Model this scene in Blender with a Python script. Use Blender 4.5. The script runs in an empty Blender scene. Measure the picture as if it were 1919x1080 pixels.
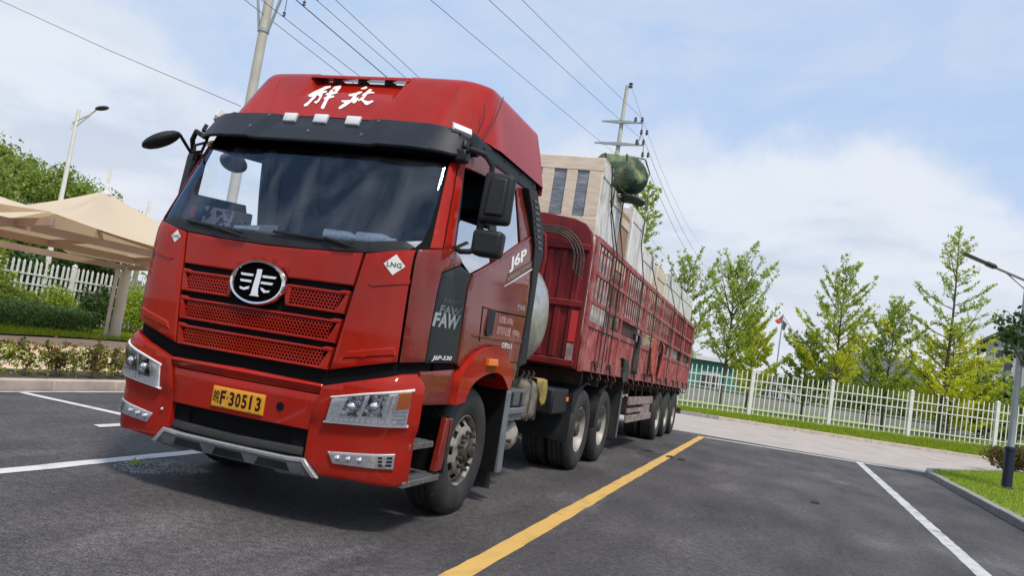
import bpy, bmesh, math, random
import numpy as np
from mathutils import Vector, Matrix
random.seed(7); RNG = np.random.default_rng(7)
scene = bpy.context.scene
COL = scene.collection
R = math.radians

# ---------------------------------------------------------------- camera
CAM = np.array([3.557, -4.791, 1.391]); YAW, PITCH, ROLL, FPX = R(-19.446), R(4.564), R(8.851), 1482.54
cf = np.array([math.sin(YAW)*math.cos(PITCH), math.cos(YAW)*math.cos(PITCH), math.sin(PITCH)])
cr0 = np.array([math.cos(YAW), -math.sin(YAW), 0.0]); cu0 = np.cross(cr0, cf)
cr = math.cos(ROLL)*cr0 + math.sin(ROLL)*cu0; cu = -math.sin(ROLL)*cr0 + math.cos(ROLL)*cu0
cd = bpy.data.cameras.new('camera'); cam = bpy.data.objects.new('camera', cd); COL.objects.link(cam)
cd.sensor_fit = 'HORIZONTAL'; cd.sensor_width = 36.0; cd.lens = 36.0*FPX/1919.0; cd.clip_end = 3000; cd.clip_start = 0.05
cam.matrix_world = Matrix(((cr[0], cu[0], -cf[0], CAM[0]), (cr[1], cu[1], -cf[1], CAM[1]), (cr[2], cu[2], -cf[2], CAM[2]), (0, 0, 0, 1)))
scene.camera = cam

# ---------------------------------------------------------------- world, sun, exposure
SUN_EL, SUN_AZ = R(57), R(130)          # azimuth clockwise from +Y
w = bpy.data.worlds.new('World'); scene.world = w; w.use_nodes = True
SKY_SHIFT = (28.3, 12.1, 4.7)
def build_world():
    nt = w.node_tree; n = nt.nodes; l = nt.links; n.clear()
    out = n.new('ShaderNodeOutputWorld'); bg = n.new('ShaderNodeBackground'); bg.inputs[1].default_value = 0.105
    sky = n.new('ShaderNodeTexSky'); sky.sky_type = 'NISHITA'; sky.sun_disc = False
    sky.sun_elevation = SUN_EL; sky.sun_rotation = SUN_AZ; sky.air_density = 1.2; sky.dust_density = 2.0; sky.ozone_density = 1.5
    tc = n.new('ShaderNodeTexCoord'); sep = n.new('ShaderNodeSeparateXYZ'); l.new(tc.outputs['Generated'], sep.inputs[0])
    def m(op, a, b=None, clamp=False, c=0.0):
        k = n.new('ShaderNodeMath'); k.operation = op; k.use_clamp = clamp
        for i, v in enumerate((a, b)):
            if v is None: continue
            if isinstance(v, (int, float)): k.inputs[i].default_value = v
            else: l.new(v, k.inputs[i])
        return k.outputs[0]
    zz = m('ADD', m('MAXIMUM', sep.outputs[2], 0.0), 0.22)
    cb = n.new('ShaderNodeCombineXYZ'); l.new(m('DIVIDE', sep.outputs[0], zz), cb.inputs[0]); l.new(m('DIVIDE', sep.outputs[1], zz), cb.inputs[1])
    l.new(m('MULTIPLY', sep.outputs[2], 1.6), cb.inputs[2])
    off = n.new('ShaderNodeVectorMath'); off.operation = 'ADD'; l.new(cb.outputs[0], off.inputs[0]); off.inputs[1].default_value = (3.1, 7.7, 0.4)
    def noise(scale, det, rough, vec, dist=0.0):
        k = n.new('ShaderNodeTexNoise'); k.inputs['Scale'].default_value = scale; k.inputs['Detail'].default_value = det
        k.inputs['Roughness'].default_value = rough; k.inputs['Distortion'].default_value = dist; l.new(vec, k.inputs['Vector']); return k.outputs[0]
    def ramp(x, a, b):
        k = n.new('ShaderNodeMapRange'); k.interpolation_type = 'SMOOTHSTEP'; l.new(x, k.inputs[0])
        k.inputs[1].default_value = a; k.inputs[2].default_value = b; return k.outputs[0]
    n1 = noise(0.95, 8, 0.55, off.outputs[0], 0.25); n2 = noise(2.6, 7, 0.6, off.outputs[0], 0.4)
    veil = ramp(n2, 0.30, 0.72)
    gen = tc.outputs['Generated']; g2 = n.new('ShaderNodeVectorMath'); g2.operation = 'ADD'; l.new(gen, g2.inputs[0]); g2.inputs[1].default_value = SKY_SHIFT; nb_ = noise(1.15, 3, 0.5, g2.outputs[0]); nf_ = noise(7.0, 7, 0.6, gen, 0.3)
    edge = m('SUBTRACT', m('ADD', m('MULTIPLY', nb_, 0.9), m('MULTIPLY', nf_, 0.16)), m('ADD', sep.outputs[2], 0.195))
    puff = ramp(edge, -0.012, 0.045)
    def mixc(fac, a, b):
        k = n.new('ShaderNodeMix'); k.data_type = 'RGBA'
        if isinstance(fac, float): k.inputs[0].default_value = fac
        else: l.new(fac, k.inputs[0])
        for i, v in ((6, a), (7, b)):
            if isinstance(v, tuple): k.inputs[i].default_value = v
            else: l.new(v, k.inputs[i])
        return k.outputs[2]
    base = mixc(0.8, sky.outputs[0], (4.5, 6.0, 8.6, 1))
    c1 = mixc(m('MULTIPLY', veil, 0.6), base, (5.9, 6.4, 7.4, 1))
    shade = ramp(noise(2.1, 6, 0.55, off.outputs[0], 0.2), 0.35, 0.65)
    top = ramp(edge, 0.16, 0.0)
    pc = mixc(m('MAXIMUM', shade, m('MULTIPLY', top, 0.8)), (5.2, 5.7, 6.6, 1), (7.7, 7.9, 8.2, 1))
    c2 = mixc(m('MULTIPLY', puff, 0.68), c1, pc)
    hz = ramp(sep.outputs[2], 0.22, 0.0)
    c3 = mixc(m('MULTIPLY', hz, 0.6), c2, (7.0, 7.2, 7.7, 1))
    l.new(c3, bg.inputs[0]); l.new(bg.outputs[0], out.inputs[0])
build_world()
sd = bpy.data.lights.new('sun', 'SUN'); sd.energy = 3.1; sd.angle = R(10); sd.color = (1.0, 0.91, 0.77)
sun = bpy.data.objects.new('sun', sd); COL.objects.link(sun)
sv = Vector((math.sin(SUN_AZ)*math.cos(SUN_EL), math.cos(SUN_AZ)*math.cos(SUN_EL), math.sin(SUN_EL)))
sun.rotation_euler = sv.to_track_quat('Z', 'Y').to_euler(); sun.location = (30, 0, 40)
scene.view_settings.view_transform = 'Standard'; scene.view_settings.look = 'None'
scene.view_settings.exposure = 0.15; scene.view_settings.gamma = 1.0; scene.view_settings.use_curve_mapping = False
scene.cycles.max_bounces = 8; scene.cycles.transparent_max_bounces = 16

# ---------------------------------------------------------------- pixel helpers (photo is 1919 x 1080)
def ray(px, py): return cf + cr*(px-959.5)/FPX - cu*(py-540)/FPX
def at(px, py, ax, v):
    d = ray(px, py); i = 'xyz'.index(ax); t = (v-CAM[i])/d[i]; return Vector(CAM + t*d)
def depth(px, py, D): return Vector(CAM + ray(px, py)*D)

# ---------------------------------------------------------------- materials
MATS = {}
def nodes(name):
    m = bpy.data.materials.new(name); m.use_nodes = True; nt = m.node_tree
    b = nt.nodes['Principled BSDF']; MATS[name] = m; return m, nt, b
def mat(name, col, rough=0.5, metal=0.0, var=0.0, vscale=4.0, col2=None, bump=0.0, bscale=60.0, coat=0.0, rvar=0.0, stretch=None, spec=0.5, det=6, lo=0.35, hi=0.7, em=0):
    m, nt, b = nodes(name); n = nt.nodes; l = nt.links
    b.inputs['Roughness'].default_value = rough; b.inputs['Metallic'].default_value = metal; b.inputs['Base Color'].default_value = (*col, 1)
    b.inputs['Specular IOR Level'].default_value = spec
    if coat: b.inputs['Coat Weight'].default_value = coat; b.inputs['Coat Roughness'].default_value = 0.06
    tc = n.new('ShaderNodeTexCoord'); vec = tc.outputs['Object']
    if stretch:
        mp = n.new('ShaderNodeMapping'); mp.inputs['Scale'].default_value = stretch; l.new(vec, mp.inputs[0]); vec = mp.outputs[0]
    if var or col2:
        c2 = col2 or tuple(c*(1-var) for c in col)
        t = n.new('ShaderNodeTexNoise'); t.inputs['Scale'].default_value = vscale; t.inputs['Detail'].default_value = det; l.new(vec, t.inputs['Vector'])
        rp = n.new('ShaderNodeMapRange'); l.new(t.outputs[0], rp.inputs[0]); rp.inputs[1].default_value = lo; rp.inputs[2].default_value = hi
        mx = n.new('ShaderNodeMix'); mx.data_type = 'RGBA'; l.new(rp.outputs[0], mx.inputs[0]); mx.inputs[6].default_value = (*col, 1); mx.inputs[7].default_value = (*c2, 1)
        l.new(mx.outputs[2], b.inputs['Base Color'])
        if rvar:
            r2 = n.new('ShaderNodeMapRange'); l.new(t.outputs[0], r2.inputs[0]); r2.inputs[1].default_value = lo; r2.inputs[2].default_value = hi
            r2.inputs[3].default_value = rough; r2.inputs[4].default_value = rough+rvar; l.new(r2.outputs[0], b.inputs['Roughness'])
    if bump:
        t2 = n.new('ShaderNodeTexNoise'); t2.inputs['Scale'].default_value = bscale; t2.inputs['Detail'].default_value = 4; l.new(vec, t2.inputs['Vector'])
        bp = n.new('ShaderNodeBump'); bp.inputs['Strength'].default_value = bump; bp.inputs['Distance'].default_value = 0.02; l.new(t2.outputs[0], bp.inputs['Height']); l.new(bp.outputs[0], b.inputs['Normal'])
    return m
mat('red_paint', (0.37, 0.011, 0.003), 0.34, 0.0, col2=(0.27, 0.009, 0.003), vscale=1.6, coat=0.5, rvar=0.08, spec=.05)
mat('red_shaded', (0.19, 0.008, 0.004), 0.34, 0.0, col2=(0.13, 0.012, 0.008), vscale=2.2, coat=0.75, rvar=0.14, spec=.12)  # same cab red, darkened so the colour carries the shade of the sides
mat('red_trailer', (0.27, 0.042, 0.042), 0.6, 0.0, col2=(0.42, 0.19, 0.18), vscale=5, bump=0.15, bscale=25, lo=0.42, hi=0.75)
mat('red_wall', (0.17, 0.005, 0.008), 0.55, 0.0, col2=(0.075, 0.006, 0.007), vscale=2.5, stretch=(3, 3, .6), lo=0.45, hi=0.75)  # trailer red with the cab's shade on the front wall put into the colour
mat('black_plastic', (0.008, 0.010, 0.012), 0.45, spec=.3, col2=(0.018, 0.020, 0.023), vscale=3.0, rvar=0.15)
mat('visor_black', (0.009, 0.012, 0.018), 0.36, col2=(0.018, 0.022, 0.029), vscale=2.2, rvar=0.2, spec=.35)
mat('dark_inner', (0.008, 0.008, 0.009), 0.9, spec=0.1)
mat('interior', (0.028, 0.045, 0.08), 0.8, var=0.4, vscale=6)
mat('seat_cloth', (0.03, 0.04, 0.06), 0.9, col2=(0.06, 0.07, 0.09), vscale=7)
mat('rubber', (0.013, 0.014, 0.015), 0.65, col2=(0.026, 0.026, 0.026), vscale=5, bump=0.2, bscale=90, lo=0.4, hi=0.7)
mat('rim_paint', (0.29, 0.275, 0.25), 0.5, 0.2, col2=(0.07, 0.06, 0.05), vscale=9, lo=0.4, hi=0.72)
mat('rim_white', (0.36, 0.35, 0.33), 0.5, 0.1, col2=(0.16, 0.14, 0.12), vscale=8, lo=0.42, hi=0.75)
mat('grime_metal', (0.09, 0.08, 0.07), 0.6, 0.4, col2=(0.035, 0.03, 0.027), vscale=14)
mat('chrome', (0.82, 0.82, 0.84), 0.10, 1.0)
mat('chrome_dark', (0.45, 0.46, 0.48), 0.12, 1.0, col2=(0.08, 0.08, 0.09), vscale=22, bump=.8, bscale=24, lo=.42, hi=.6)
mat('silver', (0.55, 0.55, 0.56), 0.35, 0.6, var=0.2, vscale=30)
mat('skid_grey', (0.20, 0.205, 0.215), 0.42, 0.35, var=0.2, vscale=8)
mat('step_metal', (0.22, 0.22, 0.23), 0.45, 0.6, col2=(0.12, 0.11, 0.10), vscale=30)
mat('grey_plastic', (0.11, 0.115, 0.125), 0.55, var=0.3, vscale=10)
mat('fender_grey', (0.16, 0.175, 0.20), 0.5, var=0.3, vscale=8)
mat('tank_steel', (0.56, 0.55, 0.52), 0.34, 0.75, col2=(0.42, 0.40, 0.36), vscale=4, stretch=(.6, 3, 3))
mat('air_tank', (0.40, 0.37, 0.33), 0.5, 0.2, col2=(0.20, 0.17, 0.14), vscale=8)
mat('beige_tank', (0.22, 0.20, 0.16), 0.6, 0.1, col2=(0.10, 0.085, 0.06), vscale=9)
mat('emblem_black', (0.003, 0.003, 0.003), 0.9, spec=0.0)
mat('white_text', (0.80, 0.79, 0.78), 0.5)
mat('pink_text', (0.55, 0.33, 0.32), 0.6)
mat('grey_text', (0.30, 0.33, 0.35), 0.5)
mat('grey_text2', (0.13, 0.155, 0.17), 0.5)
mat('grey_text3', (0.045, 0.055, 0.062), 0.5)
mat('black_text', (0.006, 0.006, 0.006), 0.55, spec=.25)
mat('green_text', (0.03, 0.12, 0.10), 0.6)
mat('gold_text', (0.42, 0.33, 0.18), 0.4, 0.3)
mat('blue_mark', (0.10, 0.34, 0.52), 0.5)
mat('white_sticker', (0.78, 0.77, 0.74), 0.5, var=0.08, vscale=20)
mat('brown_sticker', (0.09, 0.022, 0.012), 0.45)
mat('plate_yellow', (0.68, 0.30, 0.012), 0.45, var=0.12, vscale=9)
mat('amber', (0.80, 0.20, 0.01), 0.15, coat=0.6)
mat('amber_dull', (0.85, 0.20, 0.02), 0.3, coat=0.4)
mat('lamp_white', (0.84, 0.85, 0.88), 0.18, 0.1, coat=0.6)
mat('reflector', (0.86, 0.87, 0.90), 0.22, 0.6, col2=(0.60, 0.62, 0.65), vscale=30, bump=0.12, bscale=22, lo=.5, hi=.75)
mat('hot_rod', (0.50, 0.03, 0.03), 0.5)
mat('box_pattern', (0.50, 0.38, 0.36), 0.8, col2=(0.03, 0.03, 0.035), vscale=16, lo=0.52, hi=0.55)
mat('paper', (0.88, 0.88, 0.87), 0.7, var=0.15, vscale=18)
mat('bottle', (0.86, 0.88, 0.90), 0.3, col2=(0.55, 0.62, 0.75), vscale=20, lo=.5, hi=.6)
mat('wood', (0.74, 0.63, 0.51), 0.7, col2=(0.58, 0.47, 0.37), vscale=5, stretch=(1, 7, 7))
mat('wood_brown', (0.36, 0.23, 0.15), 0.8, col2=(0.24, 0.15, 0.10), vscale=5, stretch=(6, 6, 1))
mat('crate_paper', (0.66, 0.57, 0.45), 0.7, col2=(0.55, 0.45, 0.34), vscale=3)
mat('wrap', (0.76, 0.75, 0.72), 0.3, col2=(0.44, 0.42, 0.39), vscale=7, bump=1.0, bscale=9, stretch=(1, 1, .45), lo=0.42, hi=0.72)
mat('grey_film', (0.17, 0.19, 0.23), 0.25, col2=(0.34, 0.36, 0.41), vscale=3, bump=0.8, bscale=7, stretch=(.8, 1, 2.2), lo=0.45, hi=0.75)
mat('tarp', (0.05, 0.085, 0.06), 0.75, spec=.2, col2=(0.27, 0.30, 0.16), vscale=5, bump=1.0, bscale=14, stretch=(1, 1, 1), lo=0.48, hi=0.74)
mat('tarp_dark', (0.03, 0.045, 0.035), 0.6, var=0.4, bump=0.8, bscale=10)
mat('strap', (0.02, 0.019, 0.018), 0.8)
mat('rope', (0.16, 0.15, 0.12), 0.9)
mat('rag_red', (0.42, 0.09, 0.06), 0.9, col2=(0.24, 0.05, 0.04), vscale=10, bump=.6, bscale=14)
mat('rag_yellow', (0.34, 0.25, 0.06), 0.95, col2=(0.16, 0.12, 0.06), vscale=12, bump=.6, bscale=14)
mat('guard_white', (0.34, 0.29, 0.28), 0.6, col2=(0.14, 0.08, 0.08), vscale=9)
mat('rusty', (0.075, 0.035, 0.028), 0.8, col2=(0.03, 0.02, 0.017), vscale=12)
mat('white_line', (0.64, 0.64, 0.63), 0.7, col2=(0.16, 0.155, 0.155), vscale=3.3, stretch=(2.2, 1.3, 1), bump=.3, bscale=120, lo=0.58, hi=0.86, det=14)
mat('worn_line', (0.52, 0.53, 0.54), 0.75, col2=(0.12, 0.12, 0.122), vscale=2.3, stretch=(2.2, 1.3, 1), bump=.3, bscale=120, lo=0.50, hi=0.82, det=14)
mat('yellow_line', (0.64, 0.40, 0.11), 0.7, col2=(0.30, 0.20, 0.09), vscale=2.7, stretch=(2.2, 1.3, 1), bump=.3, bscale=120, lo=0.52, hi=0.9, det=14)
mat('concrete', (0.44, 0.39, 0.355), 0.85, col2=(0.34, 0.30, 0.275), vscale=1.2, bump=0.2, bscale=40)
mat('tan_path', (0.66, 0.50, 0.37), 0.85, col2=(0.56, 0.42, 0.31), vscale=1.5, bump=0.2, bscale=40)
mat('kerb_stone', (0.52, 0.44, 0.38), 0.85, col2=(0.36, 0.31, 0.28), vscale=4, bump=0.35, bscale=50)
mat('kerb_grey', (0.30, 0.29, 0.285), 0.85, col2=(0.20, 0.195, 0.19), vscale=5, bump=0.35, bscale=50)
mat('soil', (0.10, 0.075, 0.05), 0.95, var=0.4, vscale=6, bump=0.5, bscale=30)
mat('turf', (0.20, 0.28, 0.025), 0.95, col2=(0.13, 0.19, 0.02), vscale=3, bump=0.6, bscale=60)
mat('far_ground', (0.13, 0.14, 0.075), 0.95, var=0.4, vscale=.3)
mat('fence_white', (0.70, 0.71, 0.68), 0.5, col2=(0.55, 0.53, 0.47), vscale=5, stretch=(1, 1, .5), lo=.45, hi=.8)
mat('pole_white', (0.74, 0.73, 0.69), 0.5, var=0.15, vscale=3)
mat('post_cream', (0.60, 0.55, 0.48), 0.5, var=0.12, vscale=3)
mat('pole_grey', (0.36, 0.39, 0.43), 0.45, 0.2, var=0.15, vscale=3)
mat('steel_pole', (0.50, 0.48, 0.43), 0.55, 0.1, var=0.2, vscale=1.5)
mat('insulator', (0.09, 0.09, 0.10), 0.4)
mat('wire', (0.11, 0.115, 0.125), 0.6)
mat('navy_sleeve', (0.008, 0.012, 0.045), 0.45, var=0.3, vscale=6)
mat('lamp_dark', (0.035, 0.038, 0.04), 0.4)
mat('beam_tan', (0.34, 0.25, 0.19), 0.6, var=0.15, vscale=2)
mat('bark', (0.095, 0.075, 0.055), 0.9, var=0.4, vscale=12, bump=.6, bscale=30)
mat('teal_wall', (0.05, 0.22, 0.19), 0.7, var=0.2, vscale=.6)
mat('roof_white', (0.66, 0.68, 0.68), 0.6)
mat('wall_grey', (0.32, 0.33, 0.35), 0.85, var=0.2, vscale=.5)
mat('wall_white', (0.52, 0.52, 0.52), 0.85, var=0.15, vscale=.5)
mat('roof_grey', (0.10, 0.11, 0.125), 0.8, var=0.25, vscale=1.5)
mat('roof_moss', (0.12, 0.14, 0.085), 0.9, var=0.3, vscale=1.0)
mat('window_dark', (0.05, 0.06, 0.075), 0.15)
mat('flag_red', (0.55, 0.10, 0.06), 0.8)
mat('flag_dark', (0.08, 0.10, 0.10), 0.8)
mat('grit_light', (0.46, 0.46, 0.47), 0.9)
mat('sand', (0.34, 0.34, 0.345), 0.95, var=0.35, vscale=30, bump=1.0, bscale=60)
mat('oil_stain', (0.030, 0.028, 0.028), 0.6, col2=(.052, .049, .05), vscale=9)
mat('frit_black', (0.006, 0.006, 0.007), 0.12)
mat('holder_black', (0.012, 0.013, 0.016), 0.5)

def grime(name, dust, amt, scale, speck=.0):
    m = MATS[name]; nt = m.node_tree; n = nt.nodes; l = nt.links; b = n['Principled BSDF']; src = b.inputs['Base Color'].links[0].from_socket
    tc = n.new('ShaderNodeTexCoord'); mp = n.new('ShaderNodeMapping'); mp.inputs['Scale'].default_value = (1, 1, .35); l.new(tc.outputs['Object'], mp.inputs[0])
    t = n.new('ShaderNodeTexNoise'); t.inputs['Scale'].default_value = scale; t.inputs['Detail'].default_value = 10; t.inputs['Roughness'].default_value = .68; l.new(mp.outputs[0], t.inputs[0])
    r = n.new('ShaderNodeMapRange'); l.new(t.outputs[0], r.inputs[0]); r.inputs[1].default_value = .42; r.inputs[2].default_value = .78; r.inputs[4].default_value = amt
    t2 = n.new('ShaderNodeTexNoise'); t2.inputs['Scale'].default_value = 55; t2.inputs['Detail'].default_value = 3; l.new(tc.outputs['Object'], t2.inputs[0])
    r2 = n.new('ShaderNodeMapRange'); l.new(t2.outputs[0], r2.inputs[0]); r2.inputs[1].default_value = .69; r2.inputs[2].default_value = .74; r2.inputs[4].default_value = speck
    ad = n.new('ShaderNodeMath'); ad.operation = 'MAXIMUM'; l.new(r.outputs[0], ad.inputs[0]); l.new(r2.outputs[0], ad.inputs[1])
    mx = n.new('ShaderNodeMix'); mx.data_type = 'RGBA'; l.new(ad.outputs[0], mx.inputs[0]); l.new(src, mx.inputs[6]); mx.inputs[7].default_value = (*dust, 1); l.new(mx.outputs[2], b.inputs['Base Color'])
    rs = b.inputs['Roughness'].links[0].from_socket if b.inputs['Roughness'].links else None
    am = n.new('ShaderNodeMath'); am.operation = 'ADD'; am.inputs[0].default_value = b.inputs['Roughness'].default_value
    if rs: l.new(rs, am.inputs[0])
    l.new(ad.outputs[0], am.inputs[1]); l.new(am.outputs[0], b.inputs['Roughness'])
    cr_ = n.new('ShaderNodeMath'); cr_.operation = 'MULTIPLY_ADD'; l.new(ad.outputs[0], cr_.inputs[0]); cr_.inputs[1].default_value = .25; cr_.inputs[2].default_value = .02; l.new(cr_.outputs[0], b.inputs['Coat Roughness'])
grime('red_paint', (.20, .075, .06), .30, 3.2, .45)
grime('red_shaded', (.22, .11, .09), .45, 2.6, .5)
grime('black_plastic', (.09, .085, .08), .12, 5.0)
grime('visor_black', (.10, .10, .10), .10, 3.0)
grime('rubber', (.11, .10, .09), .22, 6.0)
def m_asphalt():
    m, nt, b = nodes('asphalt'); n = nt.nodes; l = nt.links
    tc = n.new('ShaderNodeTexCoord'); v = tc.outputs['Object']
    def noi(s, d=6, st=None):
        vv = v
        if st:
            mp = n.new('ShaderNodeMapping'); mp.inputs['Scale'].default_value = st; l.new(v, mp.inputs[0]); vv = mp.outputs[0]
        t = n.new('ShaderNodeTexNoise'); t.inputs['Scale'].default_value = s; t.inputs['Detail'].default_value = d; l.new(vv, t.inputs[0]); return t.outputs[0]
    def rng(x, a, b_, c, d):
        r = n.new('ShaderNodeMapRange'); l.new(x, r.inputs[0])
        for i, q in enumerate((a, b_, c, d)): r.inputs[i+1].default_value = q
        return r.outputs[0]
    def mul(a, b_):
        k = n.new('ShaderNodeMath'); k.operation = 'MULTIPLY'; l.new(a, k.inputs[0]); l.new(b_, k.inputs[1]); return k.outputs[0]
    big = rng(noi(.35, 5), .3, .7, .74, 1.28); med = rng(noi(1.8, 8, (1, .4, 1)), .3, .7, .72, 1.28); fine = rng(noi(75, 3), .28, .72, .22, 2.1); grit = rng(noi(17, 5), .3, .7, .68, 1.38)
    val = mul(mul(big, med), mul(fine, grit))
    stain = rng(noi(1.1, 4, (1, .5, 1)), .62, .74, 1.0, .62); val = mul(val, stain); dust = rng(noi(.8, 9, (1.5, .6, 1)), .56, .78, 1.0, 1.75); val = mul(val, dust)
    cb = n.new('ShaderNodeCombineColor')
    for i, c in enumerate((.058, .054, .056)):
        k = n.new('ShaderNodeMath'); k.operation = 'MULTIPLY'; l.new(val, k.inputs[0]); k.inputs[1].default_value = c; l.new(k.outputs[0], cb.inputs[i])
    l.new(cb.outputs[0], b.inputs['Base Color']); b.inputs['Roughness'].default_value = .8; b.inputs['Specular IOR Level'].default_value = .35
    bp = n.new('ShaderNodeBump'); bp.inputs['Strength'].default_value = .5; bp.inputs['Distance'].default_value = .006; l.new(noi(190, 2), bp.inputs['Height']); l.new(bp.outputs[0], b.inputs['Normal'])
m_asphalt()
def m_glass(name, tint, refl=1.0, base=0.0, rough=0.0, gtint=(.95, .97, 1)):
    m, nt, b = nodes(name); n = nt.nodes; l = nt.links; n.remove(b)
    tr = n.new('ShaderNodeBsdfTransparent'); tr.inputs[0].default_value = (*tint, 1)
    gl = n.new('ShaderNodeBsdfGlossy'); gl.inputs['Roughness'].default_value = rough; gl.inputs[0].default_value = (*gtint, 1)
    fr = n.new('ShaderNodeFresnel'); fr.inputs[0].default_value = 1.5
    ma = n.new('ShaderNodeMath'); ma.operation = 'MULTIPLY_ADD'; ma.use_clamp = True; l.new(fr.outputs[0], ma.inputs[0]); ma.inputs[1].default_value = refl; ma.inputs[2].default_value = base
    mx = n.new('ShaderNodeMixShader'); l.new(ma.outputs[0], mx.inputs[0]); l.new(tr.outputs[0], mx.inputs[1]); l.new(gl.outputs[0], mx.inputs[2])
    l.new(mx.outputs[0], n['Material Output'].inputs[0])
m_glass('windshield', (.86, .92, .97), 1.0, 0.0, gtint=(.42, .66, 1.0))
def reflection_streaks():  # pale noise streaks painted into the glass in place of cloud reflections
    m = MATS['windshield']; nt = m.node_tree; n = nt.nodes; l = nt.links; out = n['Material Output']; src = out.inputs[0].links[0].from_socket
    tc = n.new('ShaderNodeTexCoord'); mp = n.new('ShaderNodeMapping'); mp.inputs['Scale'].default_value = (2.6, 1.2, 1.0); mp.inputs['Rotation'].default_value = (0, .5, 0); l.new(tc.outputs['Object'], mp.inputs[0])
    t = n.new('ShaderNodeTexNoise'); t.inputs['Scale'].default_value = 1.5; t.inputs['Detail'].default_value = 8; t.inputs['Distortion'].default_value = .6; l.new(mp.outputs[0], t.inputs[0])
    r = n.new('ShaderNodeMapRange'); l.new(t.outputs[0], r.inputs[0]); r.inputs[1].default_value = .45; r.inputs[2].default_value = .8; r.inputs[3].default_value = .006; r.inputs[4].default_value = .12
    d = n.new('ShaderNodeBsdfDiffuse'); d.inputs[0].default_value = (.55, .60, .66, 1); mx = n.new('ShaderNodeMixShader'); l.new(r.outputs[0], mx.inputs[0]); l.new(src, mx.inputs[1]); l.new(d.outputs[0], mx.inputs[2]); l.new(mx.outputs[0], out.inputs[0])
reflection_streaks()
m_glass('side_glass', (.62, .72, .74), 1.0, 0.0)
m_glass('mirror_film', (.12, .14, .15), 1.0, 0.55)
m_glass('lens_clear', (.95, .96, .97), 0.9, 0.02)
m_glass('shade_amber', (.16, .11, .05), 0.7, 0.0)
def m_leaf(name, cols, trans=0.35):
    m, nt, b = nodes(name); n = nt.nodes; l = nt.links
    g = n.new('ShaderNodeNewGeometry'); rp = n.new('ShaderNodeValToRGB'); l.new(g.outputs['Random Per Island'], rp.inputs[0])
    while len(rp.color_ramp.elements) < len(cols): rp.color_ramp.elements.new(0.5)
    for i, c in enumerate(cols):
        rp.color_ramp.elements[i].position = i/(len(cols)-1); rp.color_ramp.elements[i].color = (*c, 1)
    l.new(rp.outputs[0], b.inputs['Base Color']); b.inputs['Roughness'].default_value = .55; b.inputs['Specular IOR Level'].default_value = .3
    t = n.new('ShaderNodeBsdfTranslucent'); hs = n.new('ShaderNodeHueSaturation'); hs.inputs['Value'].default_value = 1.6; hs.inputs['Hue'].default_value = .485; l.new(rp.outputs[0], hs.inputs['Color']); l.new(hs.outputs[0], t.inputs[0])
    mx = n.new('ShaderNodeMixShader'); mx.inputs[0].default_value = trans; l.new(b.outputs[0], mx.inputs[1]); l.new(t.outputs[0], mx.inputs[2]); l.new(mx.outputs[0], n['Material Output'].inputs[0])
m_leaf('leaf_tree', [(.09, .15, .03), (.20, .28, .05), (.33, .40, .09)], .48)
m_leaf('leaf_young', [(.15, .23, .04), (.30, .40, .07), (.46, .54, .12)], .55)
m_leaf('leaf_yellow', [(.28, .35, .025), (.48, .53, .03), (.60, .60, .06)], .55)
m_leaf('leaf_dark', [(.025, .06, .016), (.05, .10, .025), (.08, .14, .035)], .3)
m_leaf('leaf_shrub', [(.11, .19, .02), (.25, .34, .035), (.42, .47, .06)], .48)
m_leaf('leaf_hedge', [(.05, .075, .018), (.09, .11, .02), (.16, .12, .03), (.20, .065, .04)], .35)
m_leaf('leaf_bluegreen', [(.045, .10, .03), (.09, .16, .05), (.16, .24, .08)], .35)
m_leaf('grass_blade', [(.12, .19, .012), (.22, .31, .018), (.32, .38, .03)], .45)
def m_membrane():
    m, nt, b = nodes('membrane'); n = nt.nodes; l = nt.links
    b.inputs['Base Color'].default_value = (.80, .69, .53, 1); b.inputs['Roughness'].default_value = .7
    t = n.new('ShaderNodeBsdfTranslucent'); t.inputs[0].default_value = (.55, .40, .26, 1)
    mx = n.new('ShaderNodeMixShader'); mx.inputs[0].default_value = .38; l.new(b.outputs[0], mx.inputs[1]); l.new(t.outputs[0], mx.inputs[2]); l.new(mx.outputs[0], n['Material Output'].inputs[0])
m_membrane()

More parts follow.
